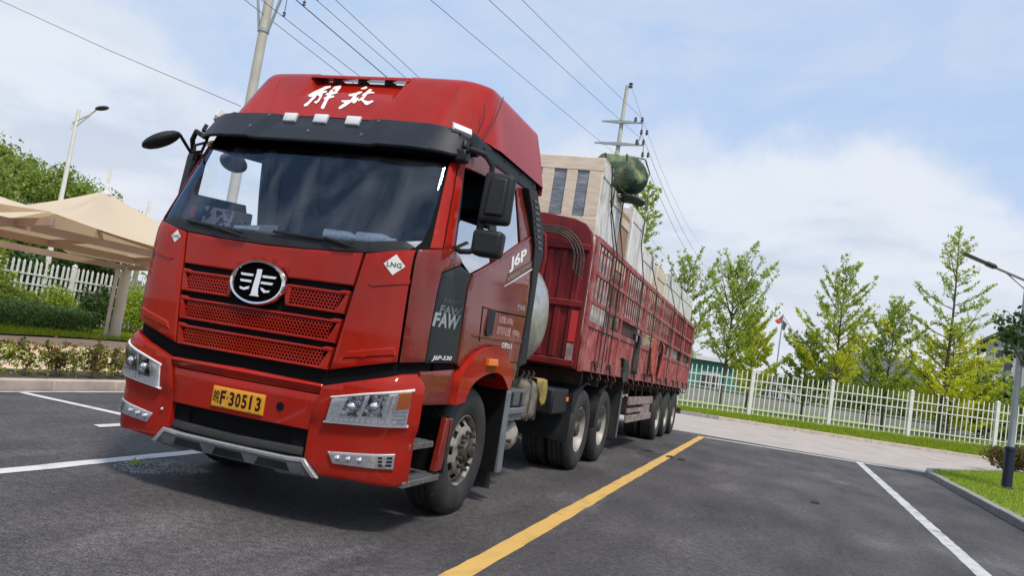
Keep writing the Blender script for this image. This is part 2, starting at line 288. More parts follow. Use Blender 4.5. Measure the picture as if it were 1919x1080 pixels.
# ---------------------------------------------------------------- object helpers
class MB:
    def __init__(s): s.v = []; s.f = []
    def add(s, vs, fs):
        o = len(s.v); s.v += [tuple(x) for x in vs]; s.f += [tuple(i+o for i in f) for f in fs]; return s
    def hexa(s, p):   # bottom 4 ccw, top 4 ccw
        return s.add(p, [(3, 2, 1, 0), (4, 5, 6, 7), (0, 1, 5, 4), (1, 2, 6, 5), (2, 3, 7, 6), (3, 0, 4, 7)])
    def box(s, x0, x1, y0, y1, z0, z1):
        return s.hexa([(x0, y0, z0), (x1, y0, z0), (x1, y1, z0), (x0, y1, z0), (x0, y0, z1), (x1, y0, z1), (x1, y1, z1), (x0, y1, z1)])
    def bar(s, a, b, w_, h, up=(0, 0, 1)):
        a, b = Vector(a), Vector(b); d = (b-a).normalized(); up = Vector(up)
        if abs(d.dot(up)) > .98: up = Vector((1, 0, 0))
        sd_ = d.cross(up).normalized()*w_/2; u = sd_.cross(d).normalized()*h/2
        return s.hexa([a-sd_-u, a+sd_-u, b+sd_-u, b-sd_-u, a-sd_+u, a+sd_+u, b+sd_+u, b-sd_+u])
    def tube(s, pts, r, n=8, cap=True):
        pts = [Vector(p) for p in pts]; rs = r if isinstance(r, (list, tuple)) else [r]*len(pts); o = len(s.v)
        ref = None
        for i, p in enumerate(pts):
            d = (pts[min(i+1, len(pts)-1)]-pts[max(i-1, 0)]).normalized()
            if ref is None: ref = Vector((0, 0, 1)) if abs(d.z) < .9 else Vector((1, 0, 0))
            a = (ref - d*ref.dot(d)).normalized(); ref = a; b = d.cross(a)
            for k in range(n):
                t = 2*math.pi*k/n; s.v.append(tuple(p + (a*math.cos(t)+b*math.sin(t))*rs[i]))
        for i in range(len(pts)-1):
            for k in range(n):
                k2 = (k+1) % n; s.f.append((o+i*n+k, o+i*n+k2, o+(i+1)*n+k2, o+(i+1)*n+k))
        if cap:
            s.f.append(tuple(o+k for k in reversed(range(n)))); e = o+(len(pts)-1)*n; s.f.append(tuple(e+k for k in range(n)))
        return s
    def lathe(s, prof, o, axis=(1, 0, 0), n=32, skip=None):   # prof: (radius, along axis)
        o = Vector(o); ax = Vector(axis).normalized(); a = Vector((0, 0, 1)) if abs(ax.z) < .9 else Vector((1, 0, 0)); a = (a-ax*a.dot(ax)).normalized(); b = ax.cross(a); st = len(s.v)
        for r_, t in prof:
            for k in range(n):
                th = 2*math.pi*k/n; s.v.append(tuple(o+ax*t+(a*math.cos(th)+b*math.sin(th))*r_))
        for i in range(len(prof)-1):
            for k in range(n):
                if skip and skip(i, k): continue
                k2 = (k+1) % n; s.f.append((st+i*n+k, st+(i+1)*n+k, st+(i+1)*n+k2, st+i*n+k2))
        return s
    def prism(s, poly, z0, z1, fn=None):
        n = len(poly); fn = fn or (lambda x, y, z: (x, y, z))
        return s.add([fn(x, y, z0) for x, y in poly]+[fn(x, y, z1) for x, y in poly], [tuple(reversed(range(n))), tuple(range(n, 2*n))]+[(i, (i+1) % n, (i+1) % n+n, i+n) for i in range(n)])
    def quad(s, a, b, c, d): return s.add([a, b, c, d], [(0, 1, 2, 3)])
    def sphere(s, c, r, n=12, m=8, sc=(1, 1, 1)):
        c = Vector(c); vs = []; fs = []
        for i in range(m+1):
            ph = math.pi*i/m
            for k in range(n):
                th = 2*math.pi*k/n; vs.append((c.x+r*sc[0]*math.sin(ph)*math.cos(th), c.y+r*sc[1]*math.sin(ph)*math.sin(th), c.z+r*sc[2]*math.cos(ph)))
        for i in range(m):
            for k in range(n): fs.append((i*n+k, (i+1)*n+k, (i+1)*n+(k+1) % n, i*n+(k+1) % n))
        return s.add(vs, fs)
    def mesh(s, name, m):
        me = bpy.data.meshes.new(name); me.from_pydata(s.v, [], s.f); me.materials.append(MATS[m]); return me
def link(name, me, parent=None, loc=None, rz=None):
    o = bpy.data.objects.new(name, me); COL.objects.link(o)
    if parent is not None: o.parent = parent
    if loc is not None: o.location = loc
    if rz is not None: o.rotation_euler = (0, 0, rz)
    return o
def ob(name, mb, m, parent=None, smooth=False, bevel=0.0, seg=2, ang=35, loc=None, rz=None):
    me = mb.mesh(name, m) if isinstance(mb, MB) else mb
    bm = bmesh.new(); bm.from_mesh(me); bmesh.ops.recalc_face_normals(bm, faces=bm.faces); bm.to_mesh(me); bm.free()
    if smooth or bevel:
        me.polygons.foreach_set('use_smooth', [True]*len(me.polygons))
        me.set_sharp_from_angle(angle=R(ang if not bevel else 50))
    o = link(name, me, parent, loc, rz)
    if bevel:
        b = o.modifiers.new('bevel', 'BEVEL'); b.width = bevel; b.segments = seg; b.limit_method = 'ANGLE'; b.angle_limit = R(30); b.harden_normals = False
    return o
def tag(o, label=None, cat=None, group=None, kind=None):
    if label: o['label'] = label
    if cat: o['category'] = cat
    if group: o['group'] = group
    if kind: o['kind'] = kind
    return o
def thing(name, label, cat, loc=(0, 0, 0), rz=0, group=None):
    o = link(name, None, None, loc, rz); o.empty_display_size = .2; return tag(o, label, cat, group)
def struct(o): o['kind'] = 'structure'; return o
def copy_tree(o, parent=None, loc=None, rz=None):
    c = o.copy(); COL.objects.link(c); c.parent = parent
    if loc is not None: c.location = loc
    if rz is not None: c.rotation_euler = (0, 0, rz)
    for ch in list(o.children): copy_tree(ch, c)
    return c
def polymesh(poly, z): return MB().add([(x, y, z) for x, y in poly], [tuple(range(len(poly)))])

# ---------------------------------------------------------------- ground, roads, markings
struct(ob('ground', polymesh([(-500, -300), (500, -300), (500, 900), (-500, 900)], -.06), 'far_ground'))
struct(ob('asphalt_lot', polymesh([(-5.12, -30), (60, -30), (60, 8.0), (7.2, 8.0), (7.2, 17.6), (-5.12, 16.4)], 0), 'asphalt'))
struct(ob('access_road', polymesh([(-13.6, 14.0), (-5.05, 16.0), (7.2, 17.2), (60, 24), (60, 54), (12, 33.0), (-.1, 27.6), (-13.6, 21.7)], -.006), 'concrete'))
struct(ob('path', polymesh([(-5.9, -30), (-5.9, 18), (-13.9, 18), (-13.9, 12), (-13.1, 8), (-12.4, -30)], -.012), 'tan_path'))
def line(name, poly, m, z=.004):
    out = []; n = len(poly)
    for i in range(n):
        a, b = Vector((*poly[i], 0)), Vector((*poly[(i+1) % n], 0)); L = (b-a).length; k = max(1, int(L/.17)); d = (b-a)/k; nn = Vector((-d.y, d.x, 0)).normalized() if L else Vector()
        for j in range(k): p = a+d*j+nn*(random.gauss(0, .0035) if L > .5 else random.gauss(0, .008)); out.append((p.x, p.y))
    return struct(ob(name, polymesh(out, z), m))
line('parking_line', [(1.79, -9), (1.95, -9), (1.92, 16.2), (1.77, 16.2)], 'yellow_line')
line('parking_line', [(-1.60, -9), (-1.46, -9), (-1.46, 3.4), (-1.60, 3.4)], 'white_line')
line('parking_line', [(-5.04, 2.40), (-2.9, 2.42), (-2.9, 2.54), (-5.04, 2.52)], 'white_line')
line('parking_line', [(-2.93, 1.60), (-2.80, 1.55), (-2.80, 9), (-2.93, 9)], 'white_line', .008)
line('parking_line', [(-5.06, -12), (-4.97, -12), (-4.97, 9.5), (-5.06, 9.5)], 'worn_line', .0064)
line('parking_line', [(1.93, 16.0), (6.72, 17.2), (6.70, 17.42), (1.93, 16.22)], 'white_line')
line('parking_line', [(5.46, 1.0), (5.62, 1.0), (5.70, 16.9), (5.54, 16.9)], 'worn_line')
def kerb(name, pts, wdt, h, m, label=None, step=1.0):
    """kerb stones laid end to end along a polyline, each one a stone of its own"""
    root = struct(link(name, None)); n = 0
    for a, b in zip(pts[:-1], pts[1:]):
        a, b = Vector((*a, 0)), Vector((*b, 0)); L = (b-a).length; k = max(1, round(L/step)); d = (b-a)/k
        for i in range(k):
            g = .006; p0 = a+d*i+d.normalized()*g; p1 = a+d*(i+1)-d.normalized()*g; dz = random.uniform(-.004, .004)
            mb = MB().bar(p0+Vector((0, 0, (h-.1)/2+dz)), p1+Vector((0, 0, (h-.1)/2+dz)), wdt, h+.1)
            ob('kerb_stone', mb, m if random.random() < .8 else 'kerb_grey', root, bevel=.015)
    return root
kerb('kerb', [(-5.2, -6), (-5.2, 20)], .15, .14, 'kerb_stone')
kerb('kerb', [(7.12, 8.05), (7.12, 16.6), (7.3, 17.6), (7.8, 18.6), (10.4, 23.8), (13, 27), (30, 33.5)], .16, .12, 'kerb_grey')
kerb('kerb', [(-14, 21.2), (-.1, 27.3), (11.6, 32.4), (26, 38.5)], .18, .13, 'kerb_stone', step=1.6)
struct(ob('planting_strip', MB().box(-6.35, -5.28, -30, 20, -.1, .11), 'soil'))
ISL = [(7.2, 8.1), (7.2, 16.6), (7.4, 17.6), (7.9, 18.5), (10.5, 23.7), (13, 26.9), (30, 33.4), (60, 33.4), (60, 8.1)]
struct(ob('lawn_island', MB().prism(ISL, -.05, .10), 'turf'))
FA, FB = Vector((-0.24, 31.21, .12)), Vector((14.0, 36.21, .50)); FD = (FB-FA)
def fpt(t): return FA+FD*t
vg = MB()
K0, K1 = Vector((-.1, 27.42, .11)), Vector((11.6, 32.52, .13)); KD = K1-K0
for i in range(-6, 22):
    t0, t1 = i*.12, (i+1)*.12
    a, b = K0+KD*t0, K0+KD*t1; c, d = fpt(t1*11.7/14.24), fpt(t0*11.7/14.24); c.z -= .03; d.z -= .03
    e, f = c+Vector((-4, 11, .1)), d+Vector((-4, 11, .1))
    vg.quad(a, b, c, d).quad(d, c, e, f)
struct(ob('grass_verge', vg, 'turf'))
struct(ob('grass_bank', polymesh([(-13.7, -30), (-12.3, -30), (-13.0, 8), (-13.9, 12), (-13.9, 40), (-60, 40), (-60, -30)], .03), 'turf'))
def grass(name, pts, h, m='grass_blade', wd=.012):
    n = len(pts); a = RNG.uniform(0, 2*np.pi, n); hh = h*RNG.uniform(.5, 1.2, n); lean = RNG.normal(0, .45, (n, 2))*hh[:, None]
    p = np.array(pts); dx = np.stack([np.cos(a), np.sin(a), 0*a], 1)*wd
    tip = p+np.stack([lean[:, 0], lean[:, 1], hh], 1)
    V = np.stack([p-dx, p+dx, tip], 1).reshape(-1, 3)
    return fastmesh(name, V, 3, m)
def fastmesh(name, V, k, m):
    n = len(V)//k; me = bpy.data.meshes.new(name)
    me.vertices.add(len(V)); me.vertices.foreach_set('co', np.ascontiguousarray(V, dtype=np.float32).ravel())
    me.loops.add(len(V)); me.loops.foreach_set('vertex_index', np.arange(len(V), dtype=np.int32))
    me.polygons.add(n); me.polygons.foreach_set('loop_start', np.arange(n, dtype=np.int32)*k); me.polygons.foreach_set('loop_total', np.full(n, k, dtype=np.int32))
    me.update(calc_edges=True); me.validate(); me.materials.append(MATS[m]); return me
def inpoly(x, y, poly):
    c = np.zeros(len(x), bool); j = len(poly)-1
    for i in range(len(poly)):
        xi, yi = poly[i]; xj, yj = poly[j]
        c ^= ((yi > y) != (yj > y)) & (x < (xj-xi)*(y-yi)/(yj-yi+1e-12)+xi); j = i
    return c
x = RNG.uniform(7.2, 15, 60000); y = RNG.uniform(8.1, 30, 60000); k = inpoly(x, y, ISL)
tag(link('lawn_grass', grass('lawn_grass', np.stack([x[k], y[k], 0*x[k]+.095], 1), .07, wd=.009)), 'short mown grass on the island by the blue lamp post', 'grass', kind='stuff')
t = RNG.uniform(-.2, 1.3, 34000); q = RNG.uniform(.03, .97, 34000); kp = (np.sin(t*41+3*np.sin(q*5))+np.sin(t*97+q*9)*.7+RNG.normal(0, .8, 34000)) > -.7; t = t[kp]; q = q[kp]
A = np.array(K0)[None]+np.array(KD)[None]*t[:, None]; Bp = np.array(FA)[None]+np.array(FD)[None]*(t*11.7/14.24)[:, None]
tag(link('verge_grass', grass('verge_grass', A*(1-q[:, None])+Bp*q[:, None]-np.array([[0, 0, .01]]), .13, wd=.018)), 'bright grass strip between far kerb and white fence', 'grass', kind='stuff')
x = RNG.uniform(-16.5, -13.2, 15000); y = RNG.uniform(3, 16, 15000)
tag(link('bank_grass', grass('bank_grass', np.stack([x-.12*(y-8), y, 0*x+.03], 1), .12, wd=.015)), 'grass strip beyond the tan path under the carport', 'grass', kind='stuff')

# ---------------------------------------------------------------- cab surface (plan curve swept over a profile)
WH = 1.245
def _plan():
    P = [(x, .07*x*x) for x in np.linspace(0, .95, 40)]
    p0, p1, p2, p3 = np.array([.95, .0632]), np.array([1.13, .088]), np.array([1.245, .19]), np.array([1.245, .40])
    for t in np.linspace(0, 1, 40)[1:]: P.append(tuple((1-t)**3*p0+3*(1-t)**2*t*p1+3*(1-t)*t*t*p2+t**3*p3))
    for y in np.linspace(.40, 2.9, 60)[1:]: P.append((1.245, y))
    P = np.array(P); S = np.concatenate([[0], np.cumsum(np.hypot(*np.diff(P, axis=0).T))]); return P, S
PL, PS = _plan(); S_SIDE = PS[78]
def yoff(z): return float(np.interp(z, [.28, .34, .42, .55, .95, 1.08, 1.55, 1.90, 1.95, 2.0, 2.74, 3.0], [.02, -.03, -.05, -.055, -.065, -.062, -.062, -.052, -.04, -.02, .29, .39]))
def wsc(z): return float(np.interp(z, [.28, .34, .5, 2.0, 2.85, 3.05], [.985, .995, 1, 1, .945, .935]))
def fade(y): return float(np.clip((1.7-y)/1.5, 0, 1))
class CabSurf:
    @staticmethod
    def pt(s, z):
        a = abs(s); x = np.interp(a, PS, PL[:, 0]); y = np.interp(a, PS, PL[:, 1])
        return np.array([math.copysign(x*wsc(z), s), y+yoff(z)*fade(y), z])
    @classmethod
    def nrm(c, s, z):
        e = .01; ds = c.pt(s+e, z)-c.pt(s-e, z); dz = c.pt(s, z+e)-c.pt(s, z-e); n = np.cross(ds, dz); return n/np.linalg.norm(n)
    @classmethod
    def map(c, s, z, off=0.0): return c.pt(s, z)+c.nrm(s, z)*off
    @classmethod
    def hit(c, px, py):
        d = ray(px, py)
        def ins(t):
            X, Y, Z = CAM+d*t
            if not .2 < Z < 3.2: return False
            xp = abs(X)/wsc(Z)
            if xp >= WH: return False
            yc = np.interp(xp, PL[:79, 0], PL[:79, 1]); return Y >= yc+yoff(Z)*fade(yc)
        t = 3.0
        while t < 14 and not ins(t): t += .02
        if t >= 14: raise ValueError('cab miss %s' % ((px, py),))
        a, b = t-.02, t
        for _ in range(24):
            m_ = (a+b)/2
            if ins(m_): b = m_
            else: a = m_
        X, Y, Z = CAM+d*b; xp = abs(X)/wsc(Z)
        if xp > WH-.0006 and Y > .40:
            y = Y
            for _ in range(20): y = Y-yoff(Z)*fade(y)
            s = np.interp(y, PL[78:, 1], PS[78:])
        else: s = np.interp(xp, PL[:79, 0], PS[:79])
        return (math.copysign(float(s), X), float(Z))
class PlaneX:           # a flat vertical surface x = c, coordinates (y, z)
    def __init__(s, c): s.c = c
    def map(s, y, z, off=0.0): return np.array([s.c+off, y, z])
    def hit(s, px, py): p = at(px, py, 'x', s.c); return (p.y, p.z)
class PlaneY:           # a flat vertical surface y = c facing -y, coordinates (x, z)
    def __init__(s, c): s.c = c
    def map(s, x_, z, off=0.0): return np.array([x_, s.c-off, z])
    def hit(s, px, py): p = at(px, py, 'y', s.c); return (p.x, p.z)
def roof_h(x_, y_):
    yf = roof_yf(x_)
    a = (y_-yf)*1.42; b = (1.205-abs(x_))*4.4; c = .50+.012*y_; d = (2.31-y_)*9.0+.30; k = .04
    m_ = -k*math.log(math.exp(-a/k)+math.exp(-b/k)+math.exp(-c/k)+math.exp(-d/k))
    sm = lambda v, p, q_: (lambda u: u*u*(3-2*u))(min(1, max(0, (v-p)/(q_-p))))
    ch = .075*(1-sm(abs(x_), .40, .45))*sm(y_-yf, .10, .33)*(1-sm(y_, 1.3, 1.7))
    return 2.985+max(m_, -.01)-ch
def roof_yf(x_):
    a = abs(x_); return .42+.05*a*a+.50*max(0, (a-.84)/.365)**2.4
class RoofSurf:
    @staticmethod
    def map(x_, y_, off=0.0):
        e = .004; p = np.array([x_, y_, roof_h(x_, y_)])
        n = np.array([-(roof_h(x_+e, y_)-roof_h(x_-e, y_))/(2*e), -(roof_h(x_, y_+e)-roof_h(x_, y_-e))/(2*e), 1]); return p+n/np.linalg.norm(n)*off
    @staticmethod
    def hit(px, py):
        d = ray(px, py); t = 3.0
        def ins(t):
            X, Y, Z = CAM+d*t
            return abs(X) < 1.205 and roof_yf(X) < Y < 2.3 and Z < roof_h(X, Y)
        while t < 12 and not ins(t): t += .01
        if t >= 12: raise ValueError('roof miss %s' % ((px, py),))
        a, b = t-.01, t
        for _ in range(20):
            m_ = (a+b)/2
            if ins(m_): b = m_
            else: a = m_
        X, Y, Z = CAM+d*b; return (float(X), float(Y))

def flat_cells(poly, grid, inset):
    """2-D polygon -> (verts, faces, set of boundary verts, ordered boundary loops)"""
    bm = bmesh.new(); vs = [bm.verts.new((x_, y_, 0)) for x_, y_ in poly]; f = bm.faces.new(vs); f.normal_update()
    if f.normal.z < 0: bmesh.ops.reverse_faces(bm, faces=[f])
    if inset > 0:
        bmesh.ops.inset_region(bm, faces=bm.faces[:], thickness=inset, use_even_offset=True, use_boundary=True)
    xs = [p[0] for p in poly]; ys = [p[1] for p in poly]
    if grid:
        for ax, lo, hi in ((0, min(xs), max(xs)), (1, min(ys), max(ys))):
            k = math.floor(lo/grid)+1
            while k*grid < hi-1e-6:
                co = [0, 0, 0]; no = [0, 0, 0]; co[ax] = k*grid+1e-5; no[ax] = 1
                bmesh.ops.bisect_plane(bm, geom=bm.verts[:]+bm.edges[:]+bm.faces[:], plane_co=co, plane_no=no, dist=1e-6); k += 1
    bmesh.ops.triangulate(bm, faces=[f for f in bm.faces if len(f.verts) > 4]); bm.verts.index_update()
    V = [(v.co.x, v.co.y) for v in bm.verts]; F = [[v.index for v in f.verts] for f in bm.faces]
    E = []
    for e in bm.edges:
        if e.is_boundary:
            l_ = e.link_loops[0]; E.append((l_.vert.index, l_.link_loop_next.vert.index))
    bm.free(); return V, F, E
def shell(name, surf, poly, off, th, m, parent, grid=.06, inset=.005, drop=.004, flip=1, ang=40, offf=None):
    """a panel: polygon in surface coordinates laid on surf, thickness th, softened edge"""
    V, F, E = flat_cells(poly, grid, inset); bd = {i for e in E for i in e}; n = len(V)
    mp = lambda u, v, o_: surf.map(u*flip, v, o_)
    o_ = offf or (lambda u, v: off)
    top = [mp(u, v, o_(u, v)-(drop if i in bd and inset > 0 else 0)) for i, (u, v) in enumerate(V)]
    mb = MB(); mb.v = [tuple(p) for p in top]; mb.f = [tuple(f) for f in F]
    if th > 0:
        idx = {}
        for i in bd:
            u, v = V[i]; idx[i] = len(mb.v); mb.v.append(tuple(mp(u, v, o_(u, v)-th)))
        for a, b in E: mb.f.append((b, a, idx[a], idx[b]))
    if flip < 0: mb.f = [tuple(reversed(f)) for f in mb.f]
    me = mb.mesh(name, m); me.polygons.foreach_set('use_smooth', [True]*len(me.polygons)); me.set_sharp_from_angle(angle=R(ang))
    return link(name, me, parent)
def hits(surf, pts): return [surf.hit(*p) for p in pts]
def sym(pts): return list(pts)+[(-s, z) for s, z in reversed(pts) if abs(s) > 1e-6]
TXT = {}
def text_mesh(body, bold=0.0, shear=0.0, spacing=1.0):
    key = (body, bold, shear, spacing)
    if key in TXT: return TXT[key]
    cu_ = bpy.data.curves.new('t', 'FONT'); cu_.body = body; cu_.size = 1; cu_.offset = bold; cu_.shear = shear; cu_.space_character = spacing; cu_.resolution_u = 4
    o = bpy.data.objects.new('t', cu_); COL.objects.link(o); dg = bpy.context.evaluated_depsgraph_get(); dg.update()
    me = bpy.data.meshes.new_from_object(o.evaluated_get(dg)); V = np.array([v.co[:] for v in me.vertices]); F = [tuple(p.vertices) for p in me.polygons]
    bpy.data.objects.remove(o); bpy.data.curves.remove(cu_); bpy.data.meshes.remove(me)
    lo, hi = V.min(0), V.max(0); V = (V-lo)/np.maximum(hi-lo, 1e-6); TXT[key] = (V[:, :2], F); return TXT[key]
def letters(name, surf, body, quad, m, parent, off=.004, bold=0.0, shear=0.0, px=True, spacing=1.0):
    """text fitted into a quad (bl, br, tr, tl) on the surface"""
    V, F = text_mesh(body, bold, shear, spacing); q_ = [np.array(surf.hit(*p)) if px else np.array(p) for p in quad]
    mb = MB(); mb.v = [tuple(surf.map(*((1-u)*(1-v)*q_[0]+u*(1-v)*q_[1]+u*v*q_[2]+(1-u)*v*q_[3]), off)) for u, v in V]; mb.f = F
    return link(name, mb.mesh(name, m), parent)

# ================================================================ tractor truck
TR = thing('tractor_truck', 'red high-roof tractor truck with yellow plate, parked facing the camera', 'truck')
C = CabSurf
def pan(name, pts, m, off=0.0, th=.03, mirror=False, px=True, **kw):
    p = hits(C, pts) if px else pts
    o = shell(name, C, p, off, th, m, TR, **kw)
    if mirror: shell(name, C, p, off, th, m, TR, flip=-1, **kw)
    return o
SM = lambda z: .649+.135*(z-1.078)          # half width of the centre hood at height z
# dark inner shell behind every panel gap
def inner(name, poly, m='dark_inner', mirror=False): return pan(name, poly, m, off=-.035, th=0, px=False, inset=0, mirror=mirror, grid=.1)
SR = S_SIDE+1.85
inner('inner_shell', sym([(0, .62), (.62, .62), (1.1, .62), (1.1, .62), (1.12, 1.0), (S_SIDE+.02, 1.0), (S_SIDE+.05, 1.2), (S_SIDE+.1, 1.93), (1.05, 1.93), (0, 1.87)]))
inner('side_lining', [(S_SIDE+.1, 1.14), (SR, 1.14), (SR, 1.92), (S_SIDE+.1, 1.92)], mirror=True)
# hood: top band, three perforated slats, emblem
pan('hood', sym([(0, 1.872), (.30, 1.880), (SM(1.90)-.004, 1.905), (SM(1.672)-.004, 1.672), (.22, 1.664), (.17, 1.72), (0, 1.745)]), 'red_paint', off=.006, px=False)
pan('grille_backing', sym([(0, 1.70), (.70, 1.68), (.64, 1.05), (0, 1.05)]), 'dark_inner', off=-.02, th=0, px=False, inset=0)
def hexgrille(name, xa, xb, z0, z1, off, parent):
    p = .0265; r_ = p/math.sqrt(3); mb = MB(); rows = int((z1-z0)/(1.5*r_))
    for j in range(rows):
        z = z0+r_+j*1.5*r_; x0, x1 = xa(z), xb(z); n = int((x1-x0)/p)
        for i in range(-1, n+2):
            cx = x0+(i+(.5 if j % 2 else 0))*p
            if cx-r_ < x0-.012 or cx+r_ > x1+.012: continue
            A_ = []; B_ = []; D_ = []
            for k in range(6):
                th = math.pi/3*k+math.pi/6; c_, s_ = math.cos(th), math.sin(th)
                A_.append(tuple(C.map(cx+r_*c_, z+r_*s_, off))); B_.append(tuple(C.map(cx+r_*.70*c_, z+r_*.70*s_, off))); D_.append(tuple(C.map(cx+r_*.66*c_, z+r_*.66*s_, off-.012)))
            mb.add(A_+B_+D_, [(k, (k+1) % 6, 6+(k+1) % 6, 6+k) for k in range(6)]+[(6+k, 6+(k+1) % 6, 12+(k+1) % 6, 12+k) for k in range(6)])
    o = link(name, mb.mesh(name, 'red_paint'), parent); o['kind'] = 'stuff'; return o
def slat(z0, z1, inner_x, off):
    gz0, gz1 = z0+.016, z1-.032; e = .06
    def strip(a, b, c, d): return [a, b, c, d]
    root = None
    segs = [(-1, 1)] if inner_x is None else [(-1,), (1,)]
    if inner_x is None:
        root = pan('grille_slat', sym([(0, z1-.012), (SM(z1)-.09, z1-.012), (SM(z1)-.06, z1), (SM(z1)-.006, z1), (SM(gz1)-.006, gz1), (0, gz1)]), 'red_paint', off=off, th=.05, px=False)
        shell('slat_frame', C, sym([(0, gz0), (SM(gz0)-.006, gz0), (SM(z0)-.006, z0), (0, z0)]), off, .05, 'red_paint', root)
        for f in (1, -1): shell('slat_frame', C, [(SM(gz1)-e+.03, gz1), (SM(gz1)-.006, gz1), (SM(gz0)-.006, gz0), (SM(gz0)-e-.012, gz0)], off-.001, .05, 'red_paint', root, flip=f, inset=0)
        hexgrille('perforation', lambda z: -(SM(z)-e), lambda z: SM(z)-e, gz0-.004, gz1+.006, off-.006, root)
    else:
        for f in (1, -1):
            g = lambda v: inner_x(v)
            root = shell('grille_slat', C, [(g(z1)+.012, z1-.012), (SM(z1)-.09, z1-.012), (SM(z1)-.06, z1), (SM(z1)-.006, z1), (SM(gz1)-.006, gz1), (g(gz1), gz1)], off, .05, 'red_paint', TR, flip=f)
            shell('slat_frame', C, [(g(gz0), gz0), (SM(gz0)-.006, gz0), (SM(z0)-.006, z0), (g(z0), z0)], off, .05, 'red_paint', root, flip=f)
            shell('slat_frame', C, [(SM(gz1)-e+.03, gz1), (SM(gz1)-.006, gz1), (SM(gz0)-.006, gz0), (SM(gz0)-e-.012, gz0)], off-.001, .05, 'red_paint', root, flip=f, inset=0)
            shell('slat_frame', C, [(g(gz1), gz1), (g(gz1)+.05, gz1), (g(gz0)+.03, gz0), (g(gz0), gz0)], off-.001, .05, 'red_paint', root, flip=f, inset=0)
            if f > 0: hexgrille('perforation', lambda z: g(z)+.035, lambda z: SM(z)-e, gz0-.004, gz1+.006, off-.006, root)
            else: hexgrille('perforation', lambda z: -(SM(z)-e), lambda z: -(g(z)+.035), gz0-.004, gz1+.006, off-.006, root)
slat(1.468, 1.632, lambda z: .215+.02*abs(z-1.60)/.1, .012)
slat(1.262, 1.432, None, .012)
slat(1.075, 1.232, None, .012)
# emblem: chrome oval ring, black oval, winged figure one
EX, EZ = .0, 1.600
def oval(rx, rz, n=40): return [(EX+rx*math.cos(2*math.pi*i/n), EZ+rz*math.sin(2*math.pi*i/n)) for i in range(n)]
em = pan('emblem', oval(.203, .136), 'emblem_black', off=.034, th=.05, px=False, grid=.08, inset=0)
rg = MB(); N_ = 56
for i in range(N_):
    t = 2*math.pi*i/N_; c_, s_ = math.cos(t), math.sin(t)
    for rx, rz, o_ in ((.236, .166, .012), (.232, .162, .040), (.222, .154, .052), (.208, .141, .048), (.200, .134, .030)): rg.v.append(tuple(C.map(EX+rx*c_, EZ+rz*s_, o_)))
for i in range(N_):
    for k in range(4): a, b = i*5+k, ((i+1) % N_)*5+k; rg.f.append((a, b, b+1, a+1))
ob('emblem_ring', rg, 'chrome', em, smooth=True)
def epoly(pts): return [(EX-.215+x_/100*.43, EZ-.152+(100-y_)/100*.304) for x_, y_ in pts]
for pts in ([(45, 22), (47, 18), (57, 18), (55, 63), (57, 78), (60, 84), (38, 84), (42, 78), (43, 63), (46, 26)],
            [(14, 31), (42, 31), (41, 39), (17, 39)], [(15, 46), (40, 46), (39.5, 54), (18, 54)], [(17, 63), (27, 65), (38, 60), (37, 69), (28, 73), (19, 71)],
            [(59, 31), (88, 31), (84, 39), (58, 39)], [(58, 46), (83, 46), (80, 54), (57, 54)], [(57, 60), (64, 61), (70, 66), (79, 64), (77, 71), (67, 74), (61, 68)]):
    shell('emblem_wing', C, epoly(pts), .044, .012, 'chrome', em, grid=0, inset=.004, drop=.005)
# corner panels beside the hood
CP = [(686, 475.5), (779, 469), (744, 679), (618.5, 693)]
cps = hits(C, CP)
for f in (1, -1):
    cp_ = shell('corner_panel', C, cps, .006, .03, 'red_paint', TR, flip=f)
    shell('panel_crease', C, hits(C, [(652, 658), (741, 650), (742, 668), (640, 674)]), .016, .012, 'red_paint', cp_, flip=f, inset=.012, drop=.012)
    shell('panel_crease', C, hits(C, [(690, 532), (770, 524), (768, 534), (700, 538)]), .013, .010, 'red_paint', cp_, flip=f, inset=.004, drop=.010)
FR = hits(C, [(784, 468.5), (851, 466), (866, 488), (862, 497), (828, 511), (819.5, 545), (796, 679), (749, 680)])
DK = hits(C, [(863.5, 499), (883, 515), (874, 545), (855, 682), (798, 680.5), (821.5, 545), (830, 512.5)])
for f in (1, -1):
    shell('front_quarter_panel', C, FR, .004, .03, 'red_shaded', TR, flip=f)
    shell('deflector_panel', C, DK, .002, .03, 'visor_black', TR, flip=f)
dkp = TR
T3 = [('FAW', [(808.5, 611), (856, 619), (863, 591), (815, 585)], 'grey_text', .005), ('FAW', [(821, 588), (861, 593), (865, 579), (826, 571)], 'grey_text2', .0042), ('FAW', [(832, 570), (860, 573), (863, 563), (836, 558)], 'grey_text3', .0036)]
for b_, q_, m_, o_ in T3: letters('door_lettering', C, b_, q_, m_, TR, off=o_, bold=.035)
letters('model_lettering', C, 'J6P-530', [(807, 677), (844, 678), (846, 668), (809.5, 666)], 'white_text', TR, off=.006, bold=.025, shear=.15)
